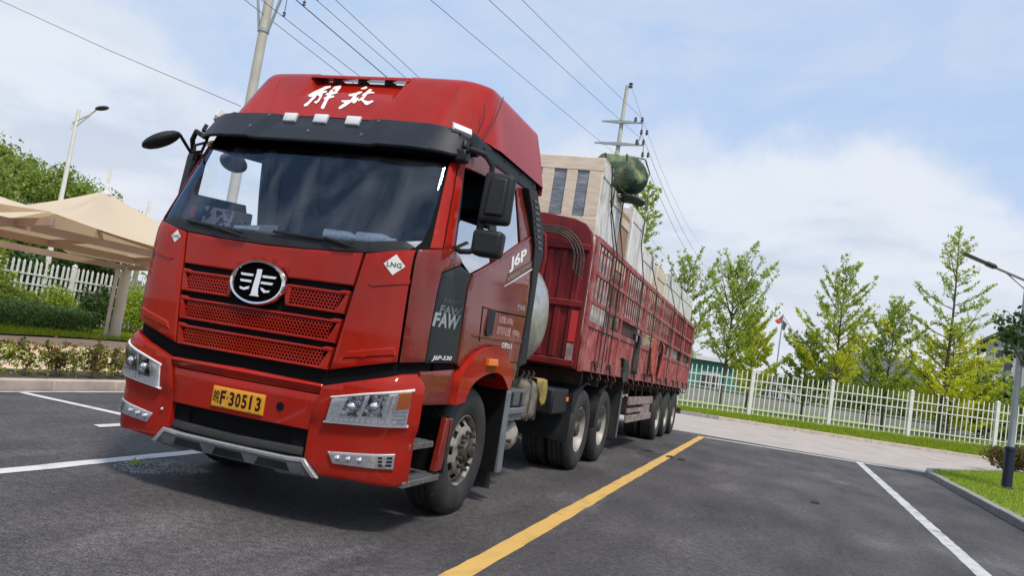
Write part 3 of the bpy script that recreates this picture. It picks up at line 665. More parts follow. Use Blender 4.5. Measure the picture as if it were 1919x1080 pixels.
# lower body: bumper
def bz(pts): return pts
BU = [(0, .985), (.30, .983), (.640, .972), (.628, .93), (0, .935)]
pan('bumper_lip', sym([(0, .985), (.640, .975), (.630, .905), (0, .905)]), 'red_paint', off=.006, px=False, offf=lambda u, v: .006+.030*min(1, max(0, (v-.905)/.03)) - .02*max(0, (v-.955)/.03))
pan('bumper_centre', sym([(0, .90), (.628, .90), (.575, .652), (0, .652)]), 'red_paint', off=.010, px=False)
pan('air_intake', sym([(0, .66), (.60, .66), (.60, .40), (0, .40)]), 'dark_inner', off=-.05, th=0, px=False, inset=0)
for s_ in (1, -1): shell('intake_post', C, [(.44, .65), (.585, .65), (.575, .47), (.44, .46)], -.03, .02, 'dark_inner', TR, flip=s_)
pan('intake_bar', sym([(0, .515), (.56, .525), (.56, .47), (0, .455)]), 'rubber', off=.0, px=False)
sk = pan('skid_plate', sym([(0, .452), (.45, .452), (.60, .462), (.705, .362), (.62, .345), (.40, .338), (.36, .352), (0, .352)]), 'grey_plastic', off=.035, th=.09, px=False, inset=.012, drop=.012)
shell('skid_trim', C, sym([(0, .455), (.45, .455), (.602, .464), (.715, .356), (.67, .352), (.585, .436), (.45, .428), (0, .428)]), .042, .02, 'silver', sk, inset=.004)
for x0, x1 in ((-.50, -.22), (-.14, .14), (.22, .50)): shell('skid_recess', C, [(x0+.03, .418), (x1-.03, .418), (x1, .366), (x0, .366)], .0375, .004, 'black_plastic', sk, inset=0)
CORN = [(608, 724), (757, 703), (787, 702.5), (791.5, 719), (783, 766), (775, 819), (762.5, 908), (734, 913), (660, 901), (599, 891.5), (571, 856), (580, 800)]
cs = hits(C, CORN)
zmid = C.hit(700, 812)[1]
def coff(u, v): return .012 + .022*min(1, max(0, (v-zmid+.01)/.06)) - .03*max(0, (v-1.05)/.05)
HL = hits(C, [(627, 744), (768, 731.5), (756, 798), (613.5, 790)])
FG = hits(C, [(615.5, 846), (739, 851), (735, 880), (625, 869)])
bumpers = {}
for f in (1, -1):
    b_ = bumpers[f] = shell('bumper_corner', C, cs, .012, .05, 'red_paint', TR, flip=f, offf=coff, grid=.05, inset=.008)
    # headlight: dark surround, reflector, bowls, amber, clear cover
    h_ = shell('headlight', C, HL, .040, .03, 'reflector', TR, flip=f, inset=.004)
    def hp(u, v):      # bilinear position in headlight
        q_ = [np.array(p) for p in (HL[3], HL[2], HL[1], HL[0])]; return tuple((1-u)*(1-v)*q_[0]+u*(1-v)*q_[1]+u*v*q_[2]+(1-u)*v*q_[3])
    def hq(us): return [hp(*u) for u in us]
    shell('lamp_bezel', C, hq([(-.02, -.04), (1.02, -.04), (1.02, .03), (-.02, .03)]), .046, .03, 'lamp_white', h_, flip=f, inset=.003)
    shell('lamp_bezel', C, hq([(-.02, .97), (1.02, .97), (1.02, 1.04), (-.02, 1.04)]), .046, .03, 'lamp_white', h_, flip=f, inset=.003)
    for u0 in (.18, .46):
        shell('lamp_bowl', C, hq([(u0, .28), (u0+.24, .24), (u0+.27, .95), (u0+.05, .95)]), .0425, .002, 'chrome_dark', h_, flip=f, inset=0)
        cpt = hp(u0+.13, .60); ob('lamp_bulb', MB().sphere(C.map(cpt[0]*f, cpt[1], .040), .033, 14, 10), 'chrome', h_, smooth=True)
        shell('lamp_ring', C, [(cpt[0]+.05*math.cos(a), cpt[1]+.05*math.sin(a)) for a in np.linspace(0, 2*np.pi, 21)[:-1]], .046, .003, 'chrome_dark', h_, flip=f, grid=0, inset=.008, drop=-.006)
    for k in range(4): shell('lamp_fin', C, hq([(.62+.06*k, .36), (.645+.06*k, .36), (.665+.06*k, .9), (.64+.06*k, .9)]), .050, .006, 'chrome', h_, flip=f, grid=0, inset=0)
    for k in range(12): shell('led_cell', C, hq([(.05+.07*k, .07), (.10+.07*k, .07), (.10+.07*k, .17), (.05+.07*k, .17)]), .047, .004, 'lamp_white', h_, flip=f, grid=0, inset=0)
    for k in range(4): shell('lamp_fin', C, hq([(.82, .06+.11*k), (.97, .06+.11*k), (.975, .10+.11*k), (.825, .10+.11*k)]), .047, .004, 'silver', h_, flip=f, grid=0, inset=0)
    shell('turn_signal', C, hq([(.80, .48), (.985, .48), (.99, .96), (.83, .96)]), .049, .006, 'amber', h_, flip=f, inset=.003)
    shell('lens_cover', C, hq([(0, 0), (1, 0), (1, 1), (0, 1)]), .055, .0, 'lens_clear', h_, flip=f, inset=0)
    g_ = shell('fog_lamp', C, FG, .018, .02, 'reflector', TR, flip=f, inset=.004)
    shell('lens_cover', C, FG, .026, .0, 'lens_clear', g_, flip=f, inset=0)
    def fp(u, v):
        q_ = [np.array(p) for p in (FG[3], FG[2], FG[1], FG[0])]; return tuple((1-u)*(1-v)*q_[0]+u*(1-v)*q_[1]+u*v*q_[2]+(1-u)*v*q_[3])
    for u0 in (.12, .30, .48): ob('lamp_bulb', MB().sphere(C.map(fp(u0, .5)[0]*f, fp(u0, .5)[1], .012), .024, 12, 8), 'chrome', g_, smooth=True)
    for k in range(3): shell('lamp_fin', C, [fp(.76, .18+.24*k), fp(.96, .18+.24*k), fp(.96, .32+.24*k), fp(.76, .32+.24*k)], .020, .003, 'dark_inner', g_, flip=f, grid=0, inset=0)
ob('tow_hole', MB().lathe([(.030, .0), (.030, .004), (0, .004)], C.map(.345, .775, .011), (0, -1, 0), 20), 'dark_inner', TR)
ob('bumper_bolt', MB().sphere(C.map(-.665, .585, .014), .014, 10, 6), 'chrome', TR, smooth=True)
# number plate
PQ = [C.hit(399, 760), C.hit(494.8, 779.3), C.hit(500.7, 741), C.hit(403.7, 723.1)]
pc_ = np.mean(PQ, 0); pw, ph = .22, .072
pl_ = pan('number_plate', [(pc_[0]-pw, pc_[1]-ph), (pc_[0]+pw, pc_[1]-ph), (pc_[0]+pw, pc_[1]+ph), (pc_[0]-pw, pc_[1]+ph)], 'plate_yellow', off=.022, th=.012, px=False, grid=.1, inset=.003, drop=.002)
def pq(u0, u1, v0, v1): return [(pc_[0]+pw*(2*u-1), pc_[1]+ph*(2*v-1)) for u, v in ((u0, v0), (u1, v0), (u1, v1), (u0, v1))]
def ptext(b_, u0, u1, v0=.16, v1=.84, bold=.03): letters('plate_lettering', C, b_, pq(u0, u1, v0, v1), 'black_text', pl_, off=.0235, bold=bold, px=False)
ptext('皖', .035, .15, .2, .82, .012); ptext('F', .17, .265); ptext('·', .295, .32, .46, .56)
for i, ch in enumerate('305'): ptext(ch, .345+i*.122, .44+i*.122)
ptext('1', .735, .775); ptext('3', .85, .945)
for u, v in ((.28, .9), (.78, .9), (.25, .1), (.76, .1)):
    p_ = (pc_[0]+pw*(2*u-1), pc_[1]+ph*(2*v-1)); ob('plate_bolt', MB().sphere(C.map(*p_, .023), .008, 8, 5), 'chrome', pl_)
def smooth_chain(P, k=5):
    P = [np.array(p) for p in P]; Q = [2*P[0]-P[1]]+P+[2*P[-1]-P[-2]]; out = []
    for i in range(1, len(Q)-2):
        for t in np.linspace(0, 1, k, endpoint=False):
            a, b, c, d = Q[i-1:i+3]; out.append(tuple(.5*((2*b)+(c-a)*t+(2*a-5*b+4*c-d)*t*t+(3*b-a-3*c+d)*t**3)))
    out.append(tuple(P[-1])); return out
# steps, side skirt, wheel arch
for f in (1, -1):
    shell('side_skirt', C, hits(C, [(789, 698), (853, 694), (843, 759), (786, 760)]), -.004, .03, 'red_shaded', TR, flip=f)
    X = 1.235*f; X2 = .78*f; xa, xb = min(X, X2), max(X, X2)
    st_ = ob('step_well', MB().box(min(.70*f, .74*f), max(.70*f, .74*f), .22, .86, .34, 1.0).box(xa, xb, .855, .87, .40, .80).box(xa, xb, .2, .86, .94, .95), 'dark_inner', TR)
    ob('step_well_panel', MB().hexa([(min(1.18*f, X), .72, .42), (max(1.18*f, X), .72, .42), (max(1.18*f, X), .84, .42), (min(1.18*f, X), .84, .42), (min(1.18*f, X), .80, .82), (max(1.18*f, X), .80, .82), (max(1.18*f, X), .93, .82), (min(1.18*f, X), .93, .82)]), 'red_shaded', TR, bevel=.01)
    for z, y0, y1 in ((.66, .20, .60), (.40, .20, .80)):
        tr_ = ob('step_tread', MB().box(min(.80*f, 1.24*f), max(.80*f, 1.24*f), y0, y1, z-.045, z), 'step_metal', TR, bevel=.006)
        gm = MB()
        for i in range(7):
            for j in range(int((y1-y0)/.07)): xx = (.86+i*.055)*f; yy = y0+.03+j*.07; gm.box(xx-.018, xx+.018, yy, yy+.05, z, z+.006)
        ob('tread_grip', gm, 'grey_plastic', tr_)
    arc_o = hits(PlaneX(1.245), [(843, 758), (847, 740), (854, 707), (872.6, 676), (891, 658.5), (916, 649), (937.4, 658.5), (947.6, 679), (951, 707), (949.5, 722)])
    arc_i = hits(PlaneX(1.245), [(862, 752), (866, 740), (876, 721), (894.8, 704.8), (917, 697.4), (932, 703), (940, 718), (944, 731)])
    arc_o, arc_i = smooth_chain(arc_o), smooth_chain(arc_i)
    fl = shell('wheel_arch', PlaneX(1.245*f) if f > 0 else PlaneX(-1.245), arc_o+list(reversed(arc_i)), .045*f, .0, 'red_paint', TR, inset=0, grid=.08)
    edge = MB()
    for chain in (arc_o, arc_i):
        for (a0, a1), (b0, b1) in zip(chain[:-1], chain[1:]): edge.quad((1.29*f, a0, a1), (1.29*f, b0, b1), (1.0*f, b0, b1), (1.0*f, a0, a1))
    ob('arch_return', edge, 'red_paint', fl, smooth=True)
    mk = hits(PlaneX(1.29), [(911, 673), (928, 673.5), (928, 686), (910, 685)])
    shell('side_marker', PlaneX(1.29*f), mk, .03*f, .03*f, 'amber_dull', fl, inset=.004, drop=.004*f, grid=0)
# doors and cab sides (window openings left open)
D = hits(C, [(885, 516), (975, 455), (999, 441), (992, 540), (984.6, 594), (976, 644), (963, 714), (951, 714), (950, 700), (947, 678), (937, 657), (916, 647), (891, 656), (872, 674), (862, 690), (857, 683), (876, 545)])
HD = hits(C, [(869, 300), (872, 285), (896, 283), (990, 353), (996, 380), (999, 441), (975, 455), (971, 400), (968, 357), (871, 314)])
AP = hits(C, [(806, 466), (842, 306), (870, 300), (871, 314), (862, 372), (850.5, 466)])
BP = hits(C, [(918, 337), (931, 342), (934, 486), (921, 492)])
for f in (1, -1):
    d_ = shell('door', C, D, .004, .03, 'red_shaded', TR, flip=f)
    shell('door_crease', C, hits(C, [(884, 626), (976, 640), (976, 644), (883, 630)]), .013, .010, 'red_shaded', d_, flip=f, inset=.004, drop=.008)
    shell('door_seam', C, hits(C, [(903, 574), (928, 582), (985, 593), (985, 596), (928, 585), (903, 576)]), .0055, .002, 'dark_inner', d_, flip=f, inset=0)
    shell('door_seam', C, hits(C, [(947.5, 678), (969, 679), (969, 681), (948, 680)]), .0055, .002, 'dark_inner', d_, flip=f, inset=0)
    shell('door_seam', C, hits(C, [(903, 576), (905, 576), (898, 640), (896, 640)]), .0055, .002, 'dark_inner', d_, flip=f, inset=0)
    h_ = shell('door_handle', C, hits(C, [(916, 580), (926, 580), (923, 600), (919, 628), (908, 630), (907, 622), (912, 596)]), .020, .02, 'black_plastic', d_, flip=f, inset=.006, drop=.008)
    shell('sill_trim', C, hits(C, [(884, 515), (936, 484), (998, 440), (998, 444), (936, 488), (884, 519)]), .012, .01, 'red_shaded', d_, flip=f, inset=.003)
    shell('cab_side', C, HD, .002, .03, 'red_shaded', TR, flip=f)
    shell('a_pillar', C, AP, .004, .03, 'red_paint', TR, flip=f)
    shell('pillar_seam', C, hits(C, [(829, 466), (831, 466), (858, 312), (856, 312)]), .0055, .002, 'dark_inner', TR, flip=f, inset=0)
    bs_ = BP if f > 0 else [(BP[0][0]+.24, BP[0][1]+.08), (D[2][0]+.02, 2.86), (D[2][0]+.02, 2.05), (BP[3][0]+.24, BP[3][1]-.05)]
    shell('b_pillar', C, bs_, -.004, .03, 'black_plastic', TR, flip=f)
    # lowered door pane and fixed rear pane
    shell('door_glass', C, hits(C, [(851, 470), (866, 488), (884, 514), (928, 488), (922, 432), (866, 413), (861, 418)]), -.012, .0, 'mirror_film' if f > 0 else 'side_glass', TR, flip=f, inset=0)
    if f > 0: shell('rear_glass', C, hits(C, [(932, 485), (972, 456), (969, 400), (966, 358), (929, 342)]), -.008, .0, 'mirror_film', TR, flip=f, inset=0)
    shell('window_trim', C, hits(C, [(849, 464), (868, 314), (871, 314), (854, 466)]), .001, .012, 'black_plastic', TR, flip=f, inset=0)
    # black strip below the roof fairing
    shell('drip_strip', C, hits(C, [(871, 268), (897, 287), (988, 358), (1003, 356), (1001, 338), (905, 266), (880, 246)]), .012, .03, 'black_plastic', TR, flip=f)
    for a in ((905, 279), (942, 303), (972, 327), (996, 345)):
        p_ = C.hit(*a); ob('strip_screw', MB().sphere(C.map(p_[0]*f, p_[1], .012), .009, 8, 5), 'dark_inner', TR)
    # rear air deflector with louvres
    dq = hits(PlaneX(1.235), [(989, 352), (1005.5, 358), (1017, 425), (1017, 477), (1008, 510), (995, 600), (985, 682), (968, 690), (978, 650), (994, 545), (1001, 462), (996, 400)])
    v_ = ob('side_deflector', MB().prism(dq, 1.18*f, 1.245*f, lambda a, b, c: (c, a, b)), 'black_plastic', TR, bevel=.012)
    for i in range(9):
        a = hits(PlaneX(1.245), [(1000+i*.9, 374+i*11), (1008+i*.75, 377+i*11), (1008.6+i*.75, 382+i*11), (1000.6+i*.9, 379+i*11)])
        ob('louvre', MB().prism(a, 1.246*f, 1.252*f, lambda a_, b, c: (c, a_, b)), 'grey_plastic', v_)
LT = [('J6P', [(953, 512), (986, 492), (986, 464), (954, 484)], 'white_text', .04, .05), ('A PRODUCT OF FAW', [(950, 528), (994, 499), (994, 492), (950, 520)], 'gold_text', .02, 0)]
shell('decal', C, hits(C, [(946, 533), (996, 502), (997, 488), (950, 514)]), .0048, .001, 'brown_sticker', TR, inset=0)
for b_, q_, m_, bo, sh in LT: letters('door_lettering', C, b_, q_, m_, TR, off=.007, bold=bo, shear=sh)
shell('decal', C, hits(C, [(943, 538), (996, 506), (997, 503), (946, 535)]), .0055, .001, 'white_text', TR, inset=0)
for b_, q_, m_, bo in (('智尚版', [(968, 580), (982, 583), (984, 573), (969, 570)], 'silver', .02), ('总质量 25000kg', [(933, 607), (959, 612), (962, 596), (935, 591)], 'pink_text', .01),
                   ('准拖挂车总质量', [(929, 626), (954, 632), (957, 615), (932, 610)], 'pink_text', .01), ('40000kg', [(958, 631), (971, 635), (973, 621), (960, 617)], 'pink_text', .01), ('核载02人', [(938, 652), (958, 655), (960, 644), (940, 641)], 'white_text', .015)):
    letters('door_lettering', C, b_, q_, m_, TR, off=.006, bold=bo)
# LNG diamonds
def diamond(cx, cz, r_, txt=True):
    d_ = pan('gas_sticker', [(cx-r_, cz), (cx, cz-r_*.95), (cx+r_, cz), (cx, cz+r_*.95)], 'white_sticker', off=.009, th=.002, px=False, inset=0)
    letters('sticker_lettering', C, 'LNG', [(cx-r_*.68, cz-r_*.22), (cx+r_*.68, cz-r_*.22), (cx+r_*.68, cz+r_*.22), (cx-r_*.68, cz+r_*.22)], 'green_text', d_, off=.0105, bold=.02, px=False)
lc = C.hit(739.5, 497); diamond(lc[0], lc[1], .076)
lc = C.hit(331.5, 443); diamond(lc[0], lc[1], .050)
# windshield, frit, wipers, visor
WSB = [(0, 1.905), (.35, 1.915), (.75, 1.945), (1.06, 1.995)]
rt = C.hit(838, 306); rb = C.hit(803, 468)
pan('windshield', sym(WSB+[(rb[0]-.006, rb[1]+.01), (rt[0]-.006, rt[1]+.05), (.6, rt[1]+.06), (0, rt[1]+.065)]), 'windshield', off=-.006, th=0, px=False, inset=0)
pan('cowl', sym([(0, 1.878), (.35, 1.886), (.76, 1.912), (1.06, 1.955), (1.10, 2.0), (1.02, 2.035), (.75, 1.995), (.35, 1.972), (0, 1.962)]), 'black_plastic', off=.0, th=.02, px=False)
FT = hits(C, [(772, 469), (806, 467), (841, 312), (833, 330), (822, 372), (806, 424), (792, 452)])
for f in (1, -1): shell('frit_edge', C, FT, -.001, .003, 'dark_inner', TR, flip=f, inset=0)
def wiper(a, b, c):
    root = ob('wiper', MB().tube([C.map(*a, .03), C.map((a[0]+b[0])/2, (a[1]+b[1])/2, .05), C.map(*b, .035)], .009, 6), 'black_plastic', TR)
    ob('wiper_blade', MB().tube([C.map(c[0]+(c[2]-c[0])*t, c[1]+(c[3]-c[1])*t, .018) for t in np.linspace(0, 1, 9)], .011, 6), 'black_plastic', root)
wiper((.70, 1.925), (.45, 1.965), (.02, 1.975, .66, 1.955)); wiper((-.18, 1.905), (-.50, 1.955), (-.80, 1.99, -.24, 1.945))
VT, VB = 2.965, 2.690
sS = C.hit(866, 297)[0]
def voff(u, v):
    t = (VT-v)/(VT-VB); hw = .47+.13*t; q_ = min(1, max(0, (hw-abs(u))/.05)); rec = .022*q_+(.015 if (abs(u) < .42 and t < .36) else 0)
    return .045+.075*t*max(0.2, 1-max(0, abs(u)-.9)*1.3)-rec
vs_ = pan('sun_visor', sym([(0, VT), (.42, VT), (.43, VT), (.95, VT), (1.15, VT-.02), (sS, VT-.10), (sS+.02, VB+.05), (1.15, VB+.015), (.8, VB+.003), (0, VB)]), 'visor_black', px=False, th=.03, inset=.01, drop=.01, grid=.05, offf=voff)
pan('visor_underside', sym([(0, VB+.02), (1.15, VB+.02), (1.13, VB-.03), (0, VB-.045)]), 'shade_amber', off=.02, th=0, px=False, inset=0)
pan('window_header', sym([(0, 2.95), (S_SIDE+.35, 2.95), (SR, 2.90), (SR, 2.87), (S_SIDE+.75, 2.80), (S_SIDE+.2, VB+.05), (1.17, VB+.03), (0, VB-.01)]), 'dark_inner', off=-.012, th=0, px=False, inset=0)
for u in (-.297, 0.0, .297):
    shell('roof_marker', C, [(u-.066, 2.888), (u+.055, 2.888), (u+.074, 2.945), (u-.055, 2.945)], .05, .02, 'lamp_white', vs_, inset=.004, drop=.003, grid=0, offf=lambda a, b: .057+.34*(b-2.888))
for f in (1, -1):
    q_ = hits(C, [(845.5, 252), (846, 239), (874, 250), (873.5, 263)]); shell('corner_lamp', C, q_, .085, .06, 'lamp_white', vs_, flip=f, inset=.008, drop=.01, grid=0)
    shell('visor_bracket', C, hits(C, [(856, 286), (858, 274), (864, 275), (862, 290)]), .115, .03, 'black_plastic', vs_, flip=f, grid=0)
for u, z in ((.52, 2.93), (-.52, 2.93), (.43, 2.79), (-.62, 2.80), (0, 2.88), (-.05, 2.79)):
    ob('visor_bolt', MB().lathe([(.013, 0), (.013, .008), (.006, .010), (0, .006)], C.map(u, z, voff(u, z)-.001), (0, -.95, .25), 10), 'grey_plastic', vs_)
# roof fairing
rm = MB(); xs_ = np.concatenate([-np.linspace(1.205, .98, 30), np.linspace(-.97, -.47, 13), np.linspace(-.46, -.38, 9), np.linspace(-.36, .36, 15), np.linspace(.38, .46, 9), np.linspace(.47, .97, 13), np.linspace(.98, 1.205, 30)])
tv = np.linspace(0, 1, 64)**1.35
for x_ in xs_:
    y0 = roof_yf(x_)
    for t in tv: y = y0+(2.30-y0)*t; rm.v.append((x_, y, roof_h(x_, y)))
nt_ = len(tv)
for i in range(len(xs_)-1):
    for j in range(nt_-1): rm.f.append((i*nt_+j, (i+1)*nt_+j, (i+1)*nt_+j+1, i*nt_+j+1))
ro = ob('roof_fairing', rm, 'red_paint', TR, smooth=True, ang=50)
bk = MB()
for i in range(len(xs_)-1):
    a, b = xs_[i], xs_[i+1]; bk.quad((a, 2.30, roof_h(a, 2.30)), (b, 2.30, roof_h(b, 2.30)), (b, 2.30, 2.90), (a, 2.30, 2.90))
ob('fairing_back', bk, 'red_shaded', ro)
yb = roof_yf(0)+.335
def rz_(y): return 2.985+(y-.42)*1.42
ob('fairing_bridge', MB().hexa([(-.46, yb-.04, 3.412), (.46, yb-.04, 3.412), (.46, yb+.20, 3.470), (-.46, yb+.20, 3.470), (-.46, yb-.018, 3.446), (.46, yb-.018, 3.446), (.46, yb+.20, 3.503), (-.46, yb+.20, 3.503)]), 'red_paint', ro, bevel=.006)
for x0 in (-.24, .0, .25): ob('slot_divider', MB().box(x0-.012, x0+.012, yb-.01, yb+.15, 3.38, 3.44), 'black_plastic', ro)
pan('roof_deck', sym([(0, 2.99), (1.1, 2.985), (S_SIDE+.4, 2.985), (SR, 2.99), (SR, 2.90), (0, 2.90)]), 'dark_inner', off=-.02, th=0, px=False, inset=0)
ob('cab_roof', MB().box(-1.12, 1.12, .45, 2.28, 2.90, 2.93), 'dark_inner', TR)
# calligraphy on the roof front, traced stroke by stroke (two characters)
def z1(pts): return [(430+x_*.18239, 130+y_*.18239) for x_, y_ in pts]
ST = [[(810, 268), (870, 232), (985, 178), (1045, 172), (1040, 190), (1000, 205), (960, 222), (1002, 222), (1000, 240), (960, 250), (905, 268), (850, 285), (822, 287)],
      [(870, 272), (905, 265), (880, 300), (800, 380), (770, 384), (766, 366), (810, 336)],
      [(905, 268), (962, 248), (955, 275), (925, 330), (895, 355), (872, 345), (880, 330), (905, 325), (930, 285)],
      [(1085, 178), (1150, 170), (1145, 195), (1110, 235), (1080, 228), (1085, 212), (1105, 200), (1060, 215), (1060, 200)],
      [(1010, 245), (1070, 232), (1112, 236), (1110, 250), (1060, 262), (1005, 270), (985, 262)],
      [(965, 300), (1020, 275), (1075, 272), (1078, 290), (1040, 300), (990, 318)],
      [(1040, 215), (1068, 215), (1050, 265), (1010, 330), (975, 405), (955, 412), (940, 400), (948, 380), (985, 310), (1015, 262)],
      [(1385, 185), (1410, 178), (1420, 192), (1395, 207), (1355, 210), (1352, 200)],
      [(1225, 262), (1300, 245), (1330, 232), (1365, 230), (1360, 245), (1330, 262), (1260, 280), (1230, 280)],
      [(1285, 265), (1320, 255), (1290, 320), (1240, 350), (1190, 385), (1140, 412), (1120, 405), (1130, 388), (1190, 345), (1155, 338), (1152, 322), (1200, 322), (1245, 318)],
      [(1255, 318), (1330, 290), (1325, 310), (1300, 345), (1275, 355), (1262, 340)],
      [(1440, 205), (1470, 210), (1450, 232), (1490, 238), (1488, 250), (1440, 252), (1410, 262), (1385, 275), (1360, 272), (1370, 258), (1400, 240)],
      [(1395, 262), (1420, 258), (1385, 305), (1330, 330), (1318, 322), (1350, 300)],
      [(1335, 312), (1365, 300), (1390, 322), (1425, 332), (1480, 322), (1478, 338), (1420, 370), (1395, 365), (1370, 335)]]
for s_ in ST:
    try: shell('roof_lettering', RoofSurf, hits(RoofSurf, z1(s_)), .005, 0, 'white_text', ro, grid=.05, inset=0)
    except ValueError as ex: print('letter', ex)
for f in (1, -1): shell('fairing_seam', RoofSurf, [(f*a, b) for a, b in hits(RoofSurf, [(857, 160), (859, 160), (844, 233), (841.5, 233)])], .0025, 0, 'red_shaded', ro, inset=0)
for (a, b) in (((944, 181), (905, 262)), ((908, 195), (897, 247))):
    p0 = at(*b, 'x', 1.16); d_ = (at(*a, 'x', 1.12)-p0); ob('antenna', MB().tube([p0, p0+d_*.5+Vector((.02, 0, 0)), p0+d_], [.005, .004, .003], 6), 'black_plastic', TR)
# mirrors
def rbox(name, x0, x1, y0, y1, z0, z1_, m, parent, bev=.03): return ob(name, MB().box(x0, x1, y0, y1, z0, z1_), m, parent, bevel=bev, seg=4)
mr = ob('wing_mirror', MB().hexa([(1.37, .40, 2.275), (1.605, .44, 2.275), (1.60, .53, 2.275), (1.375, .56, 2.275), (1.375, .42, 2.66), (1.60, .45, 2.645), (1.595, .53, 2.645), (1.38, .58, 2.66)]), 'black_plastic', TR, bevel=.035, seg=4)
ob('mirror_back_rib', MB().hexa([(1.42, .385, 2.33), (1.56, .41, 2.33), (1.56, .46, 2.33), (1.42, .46, 2.33), (1.44, .40, 2.62), (1.56, .425, 2.61), (1.56, .46, 2.61), (1.44, .46, 2.62)]), 'black_plastic', mr, bevel=.02, seg=3)
ob('mirror_glass', MB().quad((1.40, .563, 2.30), (1.58, .535, 2.30), (1.58, .535, 2.62), (1.40, .583, 2.62)), 'chrome', mr)
m2 = ob('wing_mirror', MB().hexa([(1.365, .38, 2.035), (1.58, .42, 2.03), (1.575, .54, 2.03), (1.37, .55, 2.035), (1.365, .38, 2.225), (1.585, .42, 2.225), (1.58, .54, 2.225), (1.37, .55, 2.225)]), 'black_plastic', TR, bevel=.035, seg=4)
ob('mirror_arm', MB().tube([(1.17, .42, 2.76), (1.25, .40, 2.80), (1.36, .42, 2.77), (1.41, .46, 2.70), (1.41, .47, 2.60)], .022, 8), 'black_plastic', TR, smooth=True)
ob('mirror_arm', MB().tube([(1.24, .42, 2.07), (1.29, .40, 2.045), (1.36, .40, 2.05), (1.42, .43, 2.09)], .02, 8), 'black_plastic', TR, smooth=True)
ob('mirror_arm', MB().tube([(1.385, .47, 2.20), (1.385, .48, 2.32)], .03, 8), 'black_plastic', TR)
ob('mirror_mount', MB().box(1.13, 1.22, .38, .48, 2.70, 2.80), 'black_plastic', TR, bevel=.02)
ob('side_camera', MB().lathe([(0, 0), (.03, 0), (.03, .05), (.02, .07), (0, .07)], C.map(*C.hit(885, 287), .0), (.9, -.4, -.1), 14), 'black_plastic', TR, smooth=True)
ml = ob('wing_mirror', MB().hexa([(-1.44, .50, 2.03), (-1.28, .44, 2.03), (-1.29, .62, 2.03), (-1.43, .60, 2.03), (-1.40, .50, 2.66), (-1.25, .46, 2.66), (-1.26, .64, 2.66), (-1.39, .60, 2.66)]), 'black_plastic', TR, bevel=.05, seg=4)
ob('mirror_arm', MB().tube([(-1.16, .42, 2.76), (-1.25, .41, 2.80), (-1.32, .46, 2.74), (-1.33, .52, 2.60)], .022, 8), 'black_plastic', TR, smooth=True)
pA, pB = at(267, 272, 'y', .0), at(337, 252, 'y', .12)
bl = MB(); ax_ = (pB-pA); L_ = ax_.length; cN = (pA+pB)/2
bl.sphere((0, 0, 0), .5, 16, 10, (L_*1.06, .20, .105))
kl = ob('kerb_mirror', bl, 'black_plastic', TR, smooth=True, loc=cN); kl.rotation_euler = (0, -math.atan2(ax_.z, ax_.x), math.atan2(ax_.y, ax_.x))
ob('mirror_arm', MB().tube([pB, at(357, 285, 'y', .3), at(378, 284, 'y', .42), (-1.15, .44, 2.75)], .013, 8), 'black_plastic', TR, smooth=True)
ob('mirror_arm', MB().tube([at(362, 300, 'y', .38), at(366, 272, 'y', .38), at(390, 266, 'y', .42)], .012, 8), 'black_plastic', TR, smooth=True)
pk = at(438, 305, 'x', -1.32); kx = ob('kerb_mirror', MB().sphere((0, 0, 0), .5, 16, 10, (.16, .34, .17)), 'grey_plastic', TR, smooth=True, loc=pk)
ob('mirror_arm', MB().tube([pk, pk+Vector((.1, .05, .12)), (-1.17, pk.y+.1, pk.z+.2)], .014, 6), 'black_plastic', TR)
# cab interior
ob('cab_floor', MB().box(-1.16, 1.16, .2, 2.2, 1.26, 1.30), 'dark_inner', TR)
ob('back_wall', MB().box(-1.13, 1.13, 2.16, 2.20, 1.3, 2.9), 'interior', TR)
ob('dashboard', MB().hexa([(-1.12, .14, 1.60), (1.12, .14, 1.60), (1.12, .75, 1.60), (-1.12, .75, 1.60), (-1.12, .14, 2.0), (1.12, .14, 2.0), (1.12, .62, 2.0), (-1.12, .62, 2.0)]), 'interior', TR, bevel=.02)
ob('bunk', MB().box(-1.1, 1.1, 1.62, 2.14, 1.6, 1.85), 'seat_cloth', TR, bevel=.04)
ob('head_shelf', MB().box(-1.1, 1.1, 1.7, 2.14, 2.6, 2.88), 'interior', TR, bevel=.03)
for sx in (-.55, .58):
    s_ = ob('seat', MB().box(sx-.26, sx+.26, 1.0, 1.5, 1.55, 1.75), 'seat_cloth', TR, bevel=.05, seg=3)
    ob('backrest', MB().hexa([(sx-.25, 1.38, 1.72), (sx+.25, 1.38, 1.72), (sx+.25, 1.52, 1.72), (sx-.25, 1.52, 1.72), (sx-.22, 1.48, 2.38), (sx+.22, 1.48, 2.38), (sx+.22, 1.60, 2.38), (sx-.22, 1.60, 2.38)]), 'seat_cloth', s_, bevel=.05, seg=3)
    ob('headrest', MB().box(sx-.14, sx+.14, 1.50, 1.60, 2.40, 2.58), 'seat_cloth', s_, bevel=.04, seg=3)
sw = MB(); cs_ = Vector((.58, .80, 2.02)); a_ = Vector((1, 0, 0)); b_ = Vector((0, .5, .87))
sw.tube([cs_+(a_*math.cos(t)+b_*math.sin(t))*.22 for t in np.linspace(0, 2*np.pi, 33)], .016, 8, False); sw.bar(cs_-a_*.2, cs_+a_*.2, .05, .03); sw.bar(cs_, cs_+Vector((0, -.12, -.3)), .05, .05)
ob('steering_wheel', sw, 'black_plastic', TR)
